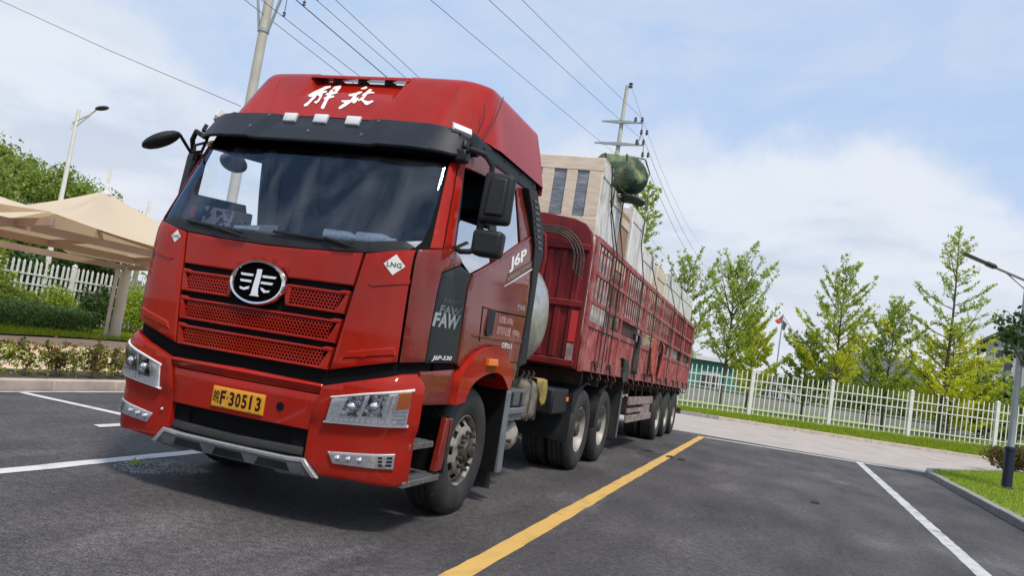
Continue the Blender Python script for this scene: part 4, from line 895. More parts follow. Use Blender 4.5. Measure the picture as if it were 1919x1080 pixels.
# chassis
fr = ob('chassis_frame', MB().box(-.46, -.38, .45, 7.3, .70, 1.0).box(.38, .46, .45, 7.3, .70, 1.0).box(-.4, .4, .5, .6, .7, .95).box(-.4, .4, 3.4, 3.5, .7, .95).box(-.4, .4, 7.1, 7.2, .7, .95), 'grime_metal', TR)
ob('engine', MB().box(-.42, .42, .75, 2.3, .45, 1.22), 'dark_inner', TR, bevel=.05)
ob('front_axle', MB().box(-.95, .95, 1.33, 1.45, .38, .52), 'grime_metal', TR)
ob('belly_pan', MB().box(-.7, .7, .12, .7, .36, .60), 'dark_inner', TR)
for s_ in (1, -1): ob('wheel_liner', MB().prism([(.88, 1.17), (2.05, 1.17), (2.03, .30), (2.06, .30), (2.08, 1.19), (.88, 1.19)], .72*s_, 1.24*s_, lambda a, b, c: (c, a, b)), 'dark_inner', TR)
ob('fifth_wheel', MB().lathe([(0, 0), (.45, 0), (.45, .12), (0, .12)], (0, 6.1, 1.05), (0, 0, 1), 24), 'grime_metal', TR)
# wheels
TW = [(.292, -.03), (.300, -.002), (.335, .014), (.40, .022), (.455, .016), (.495, .0), (.518, -.025), (.530, -.05), (.530, -.085), (.518, -.087), (.518, -.097), (.530, -.099), (.530, -.14), (.518, -.142), (.518, -.152), (.530, -.154), (.530, -.20), (.518, -.202), (.518, -.212), (.530, -.214), (.530, -.255), (.50, -.285), (.40, -.30), (.30, -.285), (.29, -.26)]
WM = {}
def wmesh(kind):
    if kind in WM: return WM[kind]
    d = {}
    ty = MB().lathe(TW, (0, 0, 0), (1, 0, 0), 56)
    lug = MB()
    for k in range(56*2):           # tread blocks cut across the shoulder
        th = 2*math.pi*k/112; c_, s_ = math.cos(th), math.sin(th); a = Vector((0, -s_, c_))*.010; ra = Vector((0, c_, s_))
        if k % 2: continue
        p = ra*.524; lug.hexa([p-a+Vector((-.045, 0, 0)), p+a+Vector((-.045, 0, 0)), p+a+Vector((-.012, 0, 0))-ra*.02, p-a+Vector((-.012, 0, 0))-ra*.02, p-a+ra*.010+Vector((-.045, 0, 0)), p+a+ra*.010+Vector((-.045, 0, 0)), p+a+ra*.002+Vector((-.010, 0, 0))-ra*.018, p-a+ra*.002+Vector((-.010, 0, 0))-ra*.018])
    ty.add(lug.v, lug.f); d['tyre'] = ty.mesh('tyre', 'rubber')
    if kind == 'front':
        prof = [(.296, -.012), (.288, -.004), (.280, -.012), (.272, -.05), (.268, -.065), (.255, -.055), (.240, -.035), (.206, -.005), (.190, .006), (.172, .012), (.130, .012), (.115, .008), (.100, -.02), (0, -.02)]
        d['rim'] = MB().lathe(prof, (0, 0, 0), (1, 0, 0), 60, skip=lambda i, k: i == 6 and k % 6 in (1, 2, 3)).lathe([(.27, -.25), (.262, -.1), (.2, -.1), (0, -.1)], (0, 0, 0), (1, 0, 0), 40).mesh('rim', 'rim_paint')
        d['hub'] = MB().lathe([(.10, -.02), (.096, .03), (.080, .055), (.052, .06), (.05, .085), (.035, .095), (0, .095)], (0, 0, 0), (1, 0, 0), 28).mesh('hub', 'grime_metal'); nx, nr = .012, .148
    else:
        prof = [(.296, -.012), (.288, -.003), (.278, -.014), (.272, -.05), (.262, -.07), (.255, -.15), (.235, -.165), (.20, -.15), (.19, -.14), (.13, -.14), (.10, -.14), (0, -.14)]
        d['rim'] = MB().lathe(prof, (0, 0, 0), (1, 0, 0), 60, skip=lambda i, k: i == 6 and k % 6 in (1, 2, 3)).lathe([(.27, -.28), (.25, -.19), (0, -.19)], (0, 0, 0), (1, 0, 0), 40).mesh('rim', 'rim_white')
        d['hub'] = MB().lathe([(.11, -.14), (.105, -.05), (.09, -.02), (.075, -.015), (0, -.015)], (0, 0, 0), (1, 0, 0), 28).mesh('hub', 'grime_metal'); nx, nr = -.14, .158
    nm = MB().lathe([(.020, 0), (.020, .016), (.014, .018), (.014, .045), (.011, .05), (0, .05)], (0, 0, 0), (1, 0, 0), 6); d['lug_nut'] = nm.mesh('lug_nut', 'grime_metal'); d['nx'], d['nr'] = nx, nr
    for k in ('tyre', 'rim', 'hub'):
        me = d[k]; bm = bmesh.new(); bm.from_mesh(me); bmesh.ops.recalc_face_normals(bm, faces=bm.faces); bm.to_mesh(me); bm.free()
        me.polygons.foreach_set('use_smooth', [True]*len(me.polygons)); me.set_sharp_from_angle(angle=R(38))
    WM[kind] = d; return d
def wheel(parent, x_, y, kind, side, dual=False, z=.525):
    d = wmesh(kind); w_ = link('wheel', d['rim'], parent, (x_*side, y, z), 0 if side > 0 else math.pi)
    link('tyre', d['tyre'], w_); link('hub', d['hub'], w_)
    if dual: link('tyre', d['tyre'], w_, (-.33, 0, 0))
    if side > 0:
        for k in range(10):
            th = 2*math.pi*(k+.5)/10; link('lug_nut', d['lug_nut'], w_, (d['nx'], d['nr']*math.cos(th), d['nr']*math.sin(th)))
    return w_
for s_ in (1, -1):
    wheel(TR, 1.165, 1.393, 'front', s_)
    for y in (5.412, 6.762): wheel(TR, 1.175, y, 'rear', s_, True)
for y in (5.412, 6.762): ob('drive_axle', MB().tube([(-1, y, .525), (-.2, y, .525), (0, y, .525), (.2, y, .525), (1, y, .525)], [.08, .10, .22, .10, .08], 16), 'grime_metal', TR, smooth=True)
# equipment between the axles
T_ = MB().lathe([(q_*a, b) for q_ in (1.06,) for a, b in ((0, 1.20), (.18, 1.185), (.33, 1.14), (.43, 1.07), (.475, .97), (.48, .87), (.48, -.87), (.475, -.97), (.43, -1.07), (.33, -1.14), (.18, -1.185), (0, -1.20))], (0, 3.0, 1.79), (1, 0, 0), 64)
tk = ob('gas_tank', T_, 'tank_steel', TR, smooth=True, ang=60)
ob('tank_band', MB().lathe([(.509, .70), (.517, .70), (.517, .76), (.509, .76)], (0, 3.0, 1.79), (1, 0, 0), 48), 'fender_grey', tk)
fl = [(0, -.06), (.035, -.05), (.045, 0), (.02, .07), (.01, .04), (-.02, .06), (-.045, 0), (-.035, -.05)]
pm = at(1014, 592, 'x', 1.15); ob('flame_mark', MB().add([(1.177-max(0, pm.y+a-3.1)*.30, pm.y+a, pm.z+b) for a, b in fl], [tuple(range(8))]), 'blue_mark', tk)
ob('tank_cradle', MB().box(-.9, .9, 2.6, 3.36, 1.0, 1.34).box(-.9, -.8, 2.5, 3.46, 1.3, 1.6).box(.7, .8, 2.5, 3.46, 1.3, 1.6), 'grime_metal', TR)
ob('rear_fender', MB().hexa([(.98, 2.16, .27), (1.235, 2.16, .27), (1.235, 2.29, .27), (.98, 2.29, .27), (.98, 2.08, 1.03), (1.235, 2.08, 1.03), (1.235, 2.24, 1.03), (.98, 2.24, 1.03)]), 'fender_grey', TR, bevel=.015)
ob('mudflap', MB().box(.84, 1.19, 2.125, 2.14, .13, .9), 'rubber', TR)
bb = ob('battery_box', MB().box(.62, 1.13, 2.42, 3.02, .86, 1.03), 'grey_plastic', TR, bevel=.02)
ob('battery_tray', MB().box(.60, 1.15, 2.40, 3.04, .79, .85).box(.75, 1.12, 2.45, 3.0, .72, .79), 'fender_grey', bb, bevel=.008)
for y in (2.55, 2.83): ob('battery_rib', MB().box(1.131, 1.14, y, y+.05, .87, 1.0), 'black_plastic', bb)
for y, z in ((2.66, .54), (2.99, .55)):
    a_ = ob('air_tank', MB().lathe([(0, .52), (.08, .51), (.14, .47), (.165, .40), (.165, -.1), (.14, -.16), (0, -.2)], (.58, y, z), (1, 0, 0), 28), 'air_tank', TR, smooth=True, ang=60)
    ob('tank_valve', MB().lathe([(.014, 0), (.014, .04), (.022, .04), (.022, .06), (0, .06)], (1.08, y+.05, z-.02), (1, 0, 0), 10), 'grime_metal', a_)
ob('tank_strap', MB().tube([(1.0, 2.83+.36*math.cos(t), .55+.20*math.sin(t)) for t in np.linspace(-.5, 3.6, 20)], .014, 6), 'strap', TR)
ot = ob('oil_tank', MB().box(.60, 1.10, 3.16, 3.62, .70, 1.12), 'beige_tank', TR, bevel=.07, seg=4)
for y in (3.25, 3.52): ob('tank_strap', MB().box(.59, 1.112, y-.015, y+.015, .69, 1.132), 'grime_metal', ot, bevel=.05)
for k in range(3): ob('hose', MB().tube([(.95, 3.0+.18*k, .98), (1.05, 3.1+.18*k, 1.19), (1.0, 3.22+.18*k, 1.21), (.9, 3.3+.18*k, 1.0)], .012, 6), 'rubber', TR)
def cloth(name, c, w_, h, m, label, cat, droop=.15, seed=0, group=None):
    """a rag draped over an edge: crumpled sheet hanging down"""
    r_ = random.Random(seed); mb = MB(); nu, nv = 9, 12
    ph = [r_.uniform(0, 6) for _ in range(4)]
    for j in range(nv):
        for i in range(nu):
            u = i/(nu-1)-.5; v = j/(nv-1); wd = w_*(1-.35*v*r_.uniform(.7, 1))
            over = max(0, .22-v)/.22
            mb.v.append((c[0]+.025*math.sin(9*u+ph[0]+4*v)-over*over*.12, c[1]+u*wd+.03*math.sin(5*v+ph[1]), c[2]-h*max(0, v-.15)-.02*math.sin(7*u+ph[2])*v))
    for j in range(nv-1):
        for i in range(nu-1): a = j*nu+i; mb.f.append((a, a+1, a+nu+1, a+nu))
    o = ob(name, mb, m, None, smooth=True, ang=80); o.modifiers.new('thick', 'SOLIDIFY').thickness = .006
    return tag(o, label, cat, group)
cloth('rag', (1.12, 3.62, 1.15), .30, .34, 'rag_yellow', 'dirty yellow rag draped over the oil tank behind the cab', 'rag', seed=3)
mg = ob('mudguard', MB().box(.52, 1.19, 4.77, 4.79, .40, 1.0), 'black_plastic', TR)
arcp = [(5.412+.60*math.cos(t), .525+.60*math.sin(t)) for t in np.linspace(math.pi*.87, math.pi*.42, 9)]
mg2 = MB()
for (a, b), (c_, d) in zip(arcp[:-1], arcp[1:]): mg2.hexa([(.55, a, b), (1.20, a, b), (1.20, c_, d), (.55, c_, d), (.55, a, b+.015), (1.20, a, b+.015), (1.20, c_, d+.015), (.55, c_, d+.015)])
ob('mudguard', mg2, 'black_plastic', TR); mg3 = MB()
arcp = [(6.762+.60*math.cos(t), .525+.60*math.sin(t)) for t in np.linspace(math.pi*1.0, math.pi*.55, 9)]
for (a, b), (c_, d) in zip(arcp[:-1], arcp[1:]): mg3.hexa([(.55, a, b), (1.20, a, b), (1.20, c_, d), (.55, c_, d), (.55, a-.012, b+.012), (1.20, a-.012, b+.012), (1.20, c_-.012, d+.012), (.55, c_-.012, d+.012)])
ob('mudguard', mg3, 'black_plastic', TR)
ob('tool_box', MB().box(.50, 1.14, 4.05, 4.74, .74, 1.05), 'black_plastic', TR, bevel=.03)
ob('reflector_lamp', MB().box(1.145, 1.16, 4.60, 4.68, .90, .95), 'amber_dull', TR)

# ================================================================ trailer
TL = thing('cargo_trailer', 'long faded red stake-sided semi-trailer loaded with wrapped crates behind the cab', 'trailer', (0, 0, 0))
SL = -.0145
def zt(y, z): return z+SL*(y-4.6)
Y0, Y1 = 4.58, 16.55
POSTS = [4.62, 6.70, 8.62, 10.60, 12.65, 14.65, 16.48]
def tbar(name, a, b, w_, h, m='red_trailer', parent=None, bevel=0): return ob(name, MB().bar((a[0], a[1], zt(a[1], a[2])), (b[0], b[1], zt(b[1], b[2])), w_, h), m, parent or TL, bevel=bevel)
ob('bed', MB().hexa([(-1.22, Y0, zt(Y0, 1.30)), (1.22, Y0, zt(Y0, 1.30)), (1.22, Y1, zt(Y1, 1.30)), (-1.22, Y1, zt(Y1, 1.30)), (-1.22, Y0, zt(Y0, 1.42)), (1.22, Y0, zt(Y0, 1.42)), (1.22, Y1, zt(Y1, 1.42)), (-1.22, Y1, zt(Y1, 1.42))]), 'rusty', TL)
for x_ in (-.5, .5): ob('frame_beam', MB().hexa([(x_-.07, 7.4, .98), (x_+.07, 7.4, .98), (x_+.07, 16.4, .78), (x_-.07, 16.4, .78), (x_-.07, 5.0, 1.26), (x_+.07, 5.0, 1.26), (x_+.07, 16.4, 1.12), (x_-.07, 16.4, 1.12)]), 'rusty', TL)
for k in range(12): ob('cross_member', MB().box(-1.15, 1.15, 5.2+k*.98, 5.28+k*.98, 1.10-.014*k, 1.28-.014*k), 'rusty', TL)
# front wall with arched top
arch = [(1.225, 1.30), (1.225, 2.80), (1.19, 2.98), (1.10, 3.08), (.95, 3.13), (.6, 3.17), (0, 3.19)]
wp = sym(arch)
fw = ob('front_wall', MB().prism(wp, 4.50, 4.56, lambda a, b, c: (a, c, b)), 'red_wall', TL, bevel=.01)
for k in range(13):
    x_ = -1.08+k*.18; ob('wall_rib', MB().hexa([(x_-.05, 4.499, 1.42), (x_+.05, 4.499, 1.42), (x_+.03, 4.475, 1.42), (x_-.03, 4.475, 1.42), (x_-.05, 4.499, 2.72), (x_+.05, 4.499, 2.72), (x_+.03, 4.475, 2.72), (x_-.03, 4.475, 2.72)]), 'red_wall', fw)
for z in (1.36, 2.08, 2.78): ob('wall_rail', MB().box(-1.2, 1.2, 4.455, 4.4985, z-.04, z+.04), 'red_wall', fw, bevel=.008)
ob('marker_board', MB().box(1.09, 1.17, 4.462, 4.4984, 1.40, 1.60), 'guard_white', fw)
ob('marker_board', MB().box(1.09, 1.17, 4.463, 4.4984, 1.62, 2.0), 'hot_rod', fw)
for k in range(4):
    r0 = .42-.034*k; pts = [(x_, 4.42-.02*k, 3.00-.03*k) for x_ in (-.5, 0, .4)]+[(.74+r0*math.sin(t), 4.42-.02*k, 3.00-.03*k-r0*(1-math.cos(t))) for t in np.linspace(.1, math.pi/2, 8)]+[(.74+r0, 4.42-.02*k, 2.38+.03*k)]
    ob('bow_tube', MB().tube(pts, .012, 7), 'grime_metal', TL, smooth=True)
ob('ladder_rail', MB().tube([(.20, 4.40, 2.95), (.52, 4.36, 2.96), (.66, 4.34, 2.86), (.70, 4.34, 2.60), (.66, 4.36, 2.05)], .02, 8), 'red_wall', TL, smooth=True)
ob('ladder_rail', MB().tube([(.50, 4.36, 2.95), (.44, 4.36, 2.12)], .018, 8), 'red_wall', TL)
ob('ladder_step', MB().box(.15, .72, 4.22, 4.46, 2.10, 2.15), 'red_wall', TL, bevel=.01)
ob('air_hose', MB().tube([(.62, 4.35, 2.10), (.68, 4.3, 1.9), (.68, 4.2, 1.7), (.58, 4.0, 1.5), (.3, 4.2, 1.2)], .02, 8), 'rubber', TL, smooth=True)
for s_ in (1, -1):
    X = 1.25*s_
    for i, y in enumerate(POSTS):
        tbar('side_post', (X, y, 1.28), (X, y, 2.95), .10, .045, bevel=.006)
    for z, hh in ((2.92, .075), (2.52, .055), (2.16, .06), (1.88, .075), (1.37, .15)):
        tbar('side_rail', (X+.006*s_, Y0, z), (X+.006*s_, Y1, z), .034, hh, bevel=.006)
    for i in range(6):
        ya, yb_ = POSTS[i]+.05, POSTS[i+1]-.05
        # lower board: sheet with pressed ribs
        bd = ob('side_board', MB().hexa([(X-.022*s_, ya, zt(ya, 1.42)), (X-.012*s_, ya, zt(ya, 1.42)), (X-.012*s_, yb_, zt(yb_, 1.42)), (X-.022*s_, yb_, zt(yb_, 1.42)), (X-.022*s_, ya, zt(ya, 1.86)), (X-.012*s_, ya, zt(ya, 1.86)), (X-.012*s_, yb_, zt(yb_, 1.86)), (X-.022*s_, yb_, zt(yb_, 1.86))]), 'red_trailer', TL)
        if s_ < 0: continue
        nb = 12
        for k in range(nb):
            y = ya+(yb_-ya)*(k+.5)/nb; o_ = MB().hexa([(X-.012, y-.045, zt(y, 1.45)), (X+.014, y-.025, zt(y, 1.45)), (X+.014, y+.025, zt(y, 1.45)), (X-.012, y+.045, zt(y, 1.45)), (X-.012, y-.045, zt(y, 1.84)), (X+.014, y-.025, zt(y, 1.84)), (X+.014, y+.025, zt(y, 1.84)), (X-.012, y+.045, zt(y, 1.84))])
            ob('board_rib', o_, 'red_trailer', bd)
        if i in (1, 3, 5): ob('side_sheet', MB().hexa([(X-.03, ya, zt(ya, 1.90)), (X-.018, ya, zt(ya, 1.90)), (X-.018, yb_-.4, zt(yb_, 1.90)), (X-.03, yb_-.4, zt(yb_, 1.90)), (X-.03, ya, zt(ya, 2.14)), (X-.018, ya, zt(ya, 2.14)), (X-.018, yb_-.4, zt(yb_, 2.14)), (X-.03, yb_-.4, zt(yb_, 2.14))]), 'rusty', TL)
        # upper two rows: upright bars, or pressed sheet in the last bays
        for z0, z1_ in ((2.19, 2.495), (2.55, 2.885)):
            if i >= 4:
                ob('side_sheet', MB().hexa([(X-.03, ya, zt(ya, z0)), (X-.018, ya, zt(ya, z0)), (X-.018, yb_, zt(yb_, z0)), (X-.03, yb_, zt(yb_, z0)), (X-.03, ya, zt(ya, z1_)), (X-.018, ya, zt(ya, z1_)), (X-.018, yb_, zt(yb_, z1_)), (X-.03, yb_, zt(yb_, z1_))]), 'red_wall', TL)
            nb = 9 if i < 3 else 12
            for k in range(nb):
                y = ya+(yb_-ya)*(k+1)/(nb+1); tbar('stake_bar', (X-.006, y, z0-.01), (X-.006, y, z1_+.01), .046, .010, 'red_wall' if (k+i) % 3 else 'red_trailer')
    if s_ > 0:
        for i in range(6):
            for f in (.25, .7):
                y = POSTS[i]+(POSTS[i+1]-POSTS[i])*f; ob('latch', MB().box(1.285, 1.33, y-.03, y+.03, zt(y, 1.40), zt(y, 1.44)).bar((1.31, y, zt(y, 1.42)), (1.33, y+.05, zt(y, 1.31)), .02, .03), 'rusty', TL)
        for i in range(22): y = 5.2+i*.52; ob('tie_hook', MB().tube([(1.26, y, zt(y, 1.30)), (1.29, y, zt(y, 1.22)), (1.26, y+.04, zt(y, 1.18)), (1.22, y+.05, zt(y, 1.22))], .012, 6), 'rusty', TL)
for y in (12.46, 13.77, 15.08):
    for s_ in (1, -1): wheel(TL, 1.175, y, 'rear', s_, True)
    ob('axle', MB().tube([(-1, y, .525), (1, y, .525)], .08, 12), 'grime_metal', TL)
    for s_ in (1, -1): ob('leaf_spring', MB().bar((.55*s_, y-.55, .80), (.55*s_, y, .66), .09, .08).bar((.55*s_, y, .66), (.55*s_, y+.55, .80), .09, .08), 'rusty', TL)
for s_ in (1, -1):
    lg = ob('landing_leg', MB().box(.9*s_-.06, .9*s_+.06, 8.1, 8.22, .45, 1.2), 'rusty', TL); ob('leg_foot', MB().box(.9*s_-.12, .9*s_+.12, 8.04, 8.28, .41, .45), 'rusty', lg)
gd = ob('side_guard', MB().box(1.16, 1.20, 8.66, 11.3, .80, .94), 'guard_white', TL, bevel=.006)
ob('guard_rail', MB().box(1.16, 1.20, 8.66, 11.3, .50, .62), 'guard_white', gd, bevel=.006); ob('guard_rail', MB().box(1.165, 1.195, 8.66, 10.2, .67, .74), 'guard_white', gd)
for y in (8.7, 9.45, 10.15, 11.25): ob('guard_post', MB().box(1.155, 1.158, y-.03, y+.03, .5, 1.15), 'rusty', gd)
ob('tool_chest', MB().box(.75, 1.19, 10.25, 11.1, .53, .86), 'guard_white', gd, bevel=.03)
ob('mudflap', MB().box(.80, 1.2, 7.86, 7.88, .28, 1.05), 'rubber', TL); ob('flap_edge', MB().box(1.195, 1.215, 7.85, 7.89, .3, 1.05), 'fender_grey', TL)
ob('rear_bumper', MB().box(-1.2, 1.2, 16.35, 16.5, .48, .62).box(-.6, -.5, 16.3, 16.4, .6, 1.1).box(.5, .6, 16.3, 16.4, .6, 1.1), 'rusty', TL)
ob('rear_gate', MB().hexa([(-1.2, 16.5, 1.25), (1.2, 16.5, 1.25), (1.2, 16.55, 1.25), (-1.2, 16.55, 1.25), (-1.2, 16.5, 2.75), (1.2, 16.5, 2.75), (1.2, 16.55, 2.75), (-1.2, 16.55, 2.75)]), 'red_wall', TL)

# ---------------------------------------------------------------- cargo
def crate(label, y0, y1, ztop, m='wrap', x1=1.15, windows=False, group='crates on the trailer'):
    zb = zt((y0+y1)/2, 1.42)+.0
    zb0 = zt(y0, 1.42)
    c = thing('crate', label, 'crate', (0, (y0+y1)/2, zb), group=group)
    def P(name, x0_, x1_, ya, yb_, za, zb_, mm, par, bev=0): return ob(name, MB().box(x0_, x1_, ya-(y0+y1)/2, yb_-(y0+y1)/2, za-zb, zb_-zb), mm, par, bevel=bev)
    dz = abs(SL)*(y1-y0)/2
    body = P('crate_body', -1.12, x1, y0, y1, zb+dz+.002, ztop, m, c, .012)
    for i in range(4):
        z = zb+.15+(ztop-zb-.3)*i/3
        P('side_batten', x1+.001, x1+.012, y0+.01, y1-.01, z-.06, z+.06, 'crate_paper' if m != 'wrap' else 'wrap', c)
    if windows:
        P('top_board', -1.13, x1+.004, y0-.03, y0-.001, ztop-.16, ztop+.012, 'wood', c, .006)
        P('bottom_board', -1.13, x1+.004, y0-.03, y0-.001, 2.98, 3.20, 'wood', c, .006)
        xs2 = [x1-.0-.27*k for k in range(9)]
        edges = [(1.155, .985), (.83, .69), (.52, .36), (.20, .05), (-.12, -.28), (-.44, -.60), (-.76, -.92), (-1.02, -1.13)]
        for a, b in edges: P('front_board', b, a, y0-.026, y0-.001, 3.20, ztop-.16, 'wood', c, .004)
        P('film', -1.11, 1.14, y0-.012, y0-.001, 2.9, ztop-.1, 'grey_film', c)
        P('top_cover', -1.11, x1, y0, y1, ztop+.001, ztop+.02, 'crate_paper', c)
    return c
crate('wooden crate with two grey film windows at the front of the trailer', 4.75, 5.28, 3.96, 'wrap', 1.16, True)
crate('tall white-wrapped crate with black straps just behind the wooden crate', 5.31, 6.15, 3.78)
crate('narrow brown wooden crate right behind the rolled green tarpaulin', 6.36, 6.98, 3.66, 'wood_brown', 1.12)
crate('white-wrapped crate right behind the narrow brown crate', 7.05, 8.15, 3.86)
crate('lower white-wrapped crate in the middle of the trailer', 8.22, 9.55, 3.46)
crate('tan cardboard-coloured crate between two white-wrapped crates', 10.0, 11.15, 3.40, 'crate_paper')
crate('long white-wrapped crate behind the tan crate', 11.2, 13.95, 3.44)
crate('rearmost white-wrapped crate near the trailer tail', 14.0, 16.3, 3.46)
# tarpaulin bundle
tb = MB(); r_ = random.Random(5); nA, nS = 36, 22; cy, cz = 5.86, 4.050
for i in range(nS):
    x_ = .74+.66*i/(nS-1); e = (.55, .82, .94)[i] if i < 3 else (1.0 if i < nS-4 else (.96, .90, .76, .45)[i-(nS-4)])
    for k in range(nA):
        t = 2*math.pi*k/nA; rr = (.262+.016*math.sin(3*t+x_*3)+.008*math.sin(7*t-x_*5)+.006*math.sin(11*t+x_*9))*e
        tb.v.append((x_+.03*math.sin(4*t), cy+rr*1.12*math.cos(t), cz+max(-.265, rr*math.sin(t))))
for i in range(nS-1):
    for k in range(nA): tb.f.append((i*nA+k, i*nA+(k+1) % nA, (i+1)*nA+(k+1) % nA, (i+1)*nA+k))
tb.f.append(tuple(range(nA))); tb.f.append(tuple((nS-1)*nA+k for k in reversed(range(nA))))
TB = thing('tarpaulin', 'rolled green tarpaulin bundle overhanging the crates at the trailer side', 'tarpaulin', (0, cy, 3.785))
o_ = ob('tarpaulin_roll', tb, 'tarp', TB, smooth=True, ang=80); o_.location = (0, -cy, -3.785)
lump = MB()
for i in range(9):
    ph = math.pi*i/8
    for k in range(20):
        t = 2*math.pi*k/20; rr = 1+.13*math.sin(3*t+2)+.10*math.sin(5*t+ph*3); lump.v.append((1.36+.14*math.cos(ph)*(1+.1*math.sin(4*t)), cy+.03+.22*math.sin(ph)*rr*math.cos(t), cz-.02+.20*math.sin(ph)*rr*math.sin(t)))
for i in range(8):
    for k in range(20): lump.f.append((i*20+k, i*20+(k+1) % 20, (i+1)*20+(k+1) % 20, (i+1)*20+k))
o_ = ob('tarpaulin_end', lump, 'tarp', TB, smooth=True, ang=80); o_.location = (0, -cy, -3.785)
fold = MB()
for j in range(7):
    for i in range(9):
        u = i/8; v = j/6; fold.v.append((1.17+.36*v*(1-.35*u)+.03*math.sin(5*u+1), cy-.16+.50*u*(1-.2*v), cz-.285-.10*v*v+.02*math.sin(6*u+3*v)*v))
for j in range(6):
    for i in range(8): a_ = j*9+i; fold.f.append((a_, a_+1, a_+10, a_+9))
o_ = ob('tarpaulin_flap', fold, 'tarp_dark', TB, smooth=True, ang=80); o_.location = (0, -cy, -3.785); o_.modifiers.new('thick', 'SOLIDIFY').thickness = .03
for x_ in (.92, 1.22):
    o_ = ob('cord', MB().tube([(x_+.05*math.sin(3*t), cy+.31*math.cos(t), cz+max(-.262, .29*math.sin(t))) for t in np.linspace(0, 2*np.pi, 30)], .011, 6, False), 'rope', TB); o_.location = (0, -cy, -3.785)
o_ = ob('cord', MB().tube([(1.28, cy-.05, cz+.26), (1.42, cy+.12, cz+.28), (1.48, cy+.24, cz+.12), (1.42, cy+.26, cz-.12), (1.30, cy+.20, cz-.24)], .010, 6), 'rope', TB); o_.location = (0, -cy, -3.785)
# straps over the load
def strap(y, ztop, yend, zend, label, wd=.035):
    pts = [(-.4, y, ztop+.028), (1.13, y, ztop+.028), (1.178, y+.01, ztop-.02), (1.185, (y+yend)/2, (ztop+3.0)/2), (1.31, yend, zt(yend, 2.90)), (1.315, yend+.02, zt(yend, 2.2)), (1.31, yend+.03, zend)]
    mb = MB()
    for a, b in zip(pts[:-1], pts[1:]): mb.bar(a, b, .012 if abs(a[2]-b[2]) > .03 else wd, wd if abs(a[2]-b[2]) > .03 else .012, up=(0, 1, 0) if abs(a[2]-b[2]) > .03 else (0, 0, 1))
    return tag(ob('strap', mb, 'strap', None), label, 'strap', 'black straps over the load')
strap(5.10, 3.98, 5.55, 1.30, 'black strap over the wooden crate, foremost on the trailer side', .03)
strap(5.42, 3.78, 5.30, 1.35, 'black strap starting beside the wooden crate and running forward', .02)
strap(6.05, 3.78, 5.95, 1.34, 'black strap down the rear edge of the tall wrapped crate', .025)
strap(7.85, 3.86, 7.75, 1.32, 'black strap over the wrapped crate behind the narrow brown crate', .04)
strap(9.1, 3.46, 9.3, 1.28, 'black strap over the lower wrapped crate in mid trailer', .05)
strap(11.6, 3.44, 11.9, 1.22, 'black strap over the front of the long wrapped crate', .05)
strap(13.6, 3.44, 13.7, 1.2, 'black strap over the rear of the long wrapped crate', .05)
cloth('rag', (1.325, 7.25, 1.55), .30, .42, 'tarp_dark', 'dark rag hanging low on the trailer side near the second post', 'rag', seed=1)
cloth('rag', (1.325, 8.1, 1.98), .22, .75, 'tarp_dark', 'long dark rag hanging from the trailer rail in the second bay', 'rag', seed=2)
cloth('rag', (1.325, 9.75, 2.02), .35, .80, 'rag_red', 'faded red rag hanging on the trailer side, larger of the two', 'rag', seed=4)
cloth('rag', (1.325, 10.9, 2.0), .30, .85, 'rag_red', 'faded red rag hanging on the trailer side, nearer the tail', 'rag', seed=6)

# ---------------------------------------------------------------- things on the dashboard
dz = 1.99
bx = ob('box', MB().hexa([(-.15, -.13, 0), (.15, -.13, 0), (.15, .1, 0), (-.15, .1, 0), (-.14, -.12, .15), (.14, -.12, .13), (.15, .1, .15), (-.15, .1, .16)]), 'box_pattern', None, bevel=.01)
p_ = at(430, 397, 'y', .30); bx.location = (p_.x, .30, dz+.012); tag(bx, 'small patterned grey box on the dashboard by the passenger side', 'box')
bag = ob('bag', MB().sphere((0, 0, .09), .5, 16, 10, (.40, .22, .18)), 'interior', None, smooth=True); p_ = at(392, 396, 'y', .36); bag.location = (p_.x-.03, .36, dz+.012); tag(bag, 'dark blue bag on the dashboard beside the patterned box', 'bag')
cd_ = pan('windshield_sticker', hits(C, [(352, 403), (362, 405), (367, 385), (357, 382)]), 'hot_rod', off=-.012, th=.001, px=False, inset=0)
def lie(name, pts_px, y, m, label, cat, h=.02):
    P_ = [at(*p, 'y', y) for p in pts_px]; cx = sum(p.x for p in P_)/len(P_)
    return cx
def bottle(px, y, rz, L, r, label):
    c = at(*px, 'y', y)
    o = ob('bottle', MB().lathe([(0, 0), (r, .005), (r, L*.62), (r*.8, L*.72), (r*.35, L*.86), (r*.35, L*.97), (0, L*.97)], (-L/2, 0, r), (1, 0, 0), 18), 'bottle', None, smooth=True)
    o.location = (c.x, y, dz+.012); o.rotation_euler = (0, 0, rz); return tag(o, label, 'bottle', 'bottles on the dashboard')
bottle((645, 432), .23, .15, .30, .038, 'clear plastic bottle lying on the dashboard near the middle')
bottle((708, 440), .22, -.1, .34, .042, 'white labelled bottle lying on the dashboard before the driver')
def sheet(px, y, w_, d, rz, label, m='paper'):
    c = at(*px, 'y', y); o = ob('paper', MB().hexa([(-w_, -d, 0), (w_, -d, 0), (w_, d, 0), (-w_, d, 0), (-w_, -d, .022), (w_, -d*.9, .035), (w_, d, .08), (-w_, d, .05)]), m, None); o.location = (c.x, y, dz+.013); o.rotation_euler = (0, 0, rz); return tag(o, label, 'papers')
sheet((748, 440), .33, .15, .12, .25, 'white papers piled on the dashboard at the driver corner')
sheet((480, 420), .28, .13, .10, -.1, 'white paper sheet on the dashboard beside the patterned box')
sheet((690, 436), .36, .10, .08, -.3, 'crumpled white papers behind the bottles on the dashboard')
sheet((775, 446), .24, .07, .08, .5, 'folded white paper at the very corner of the dashboard')
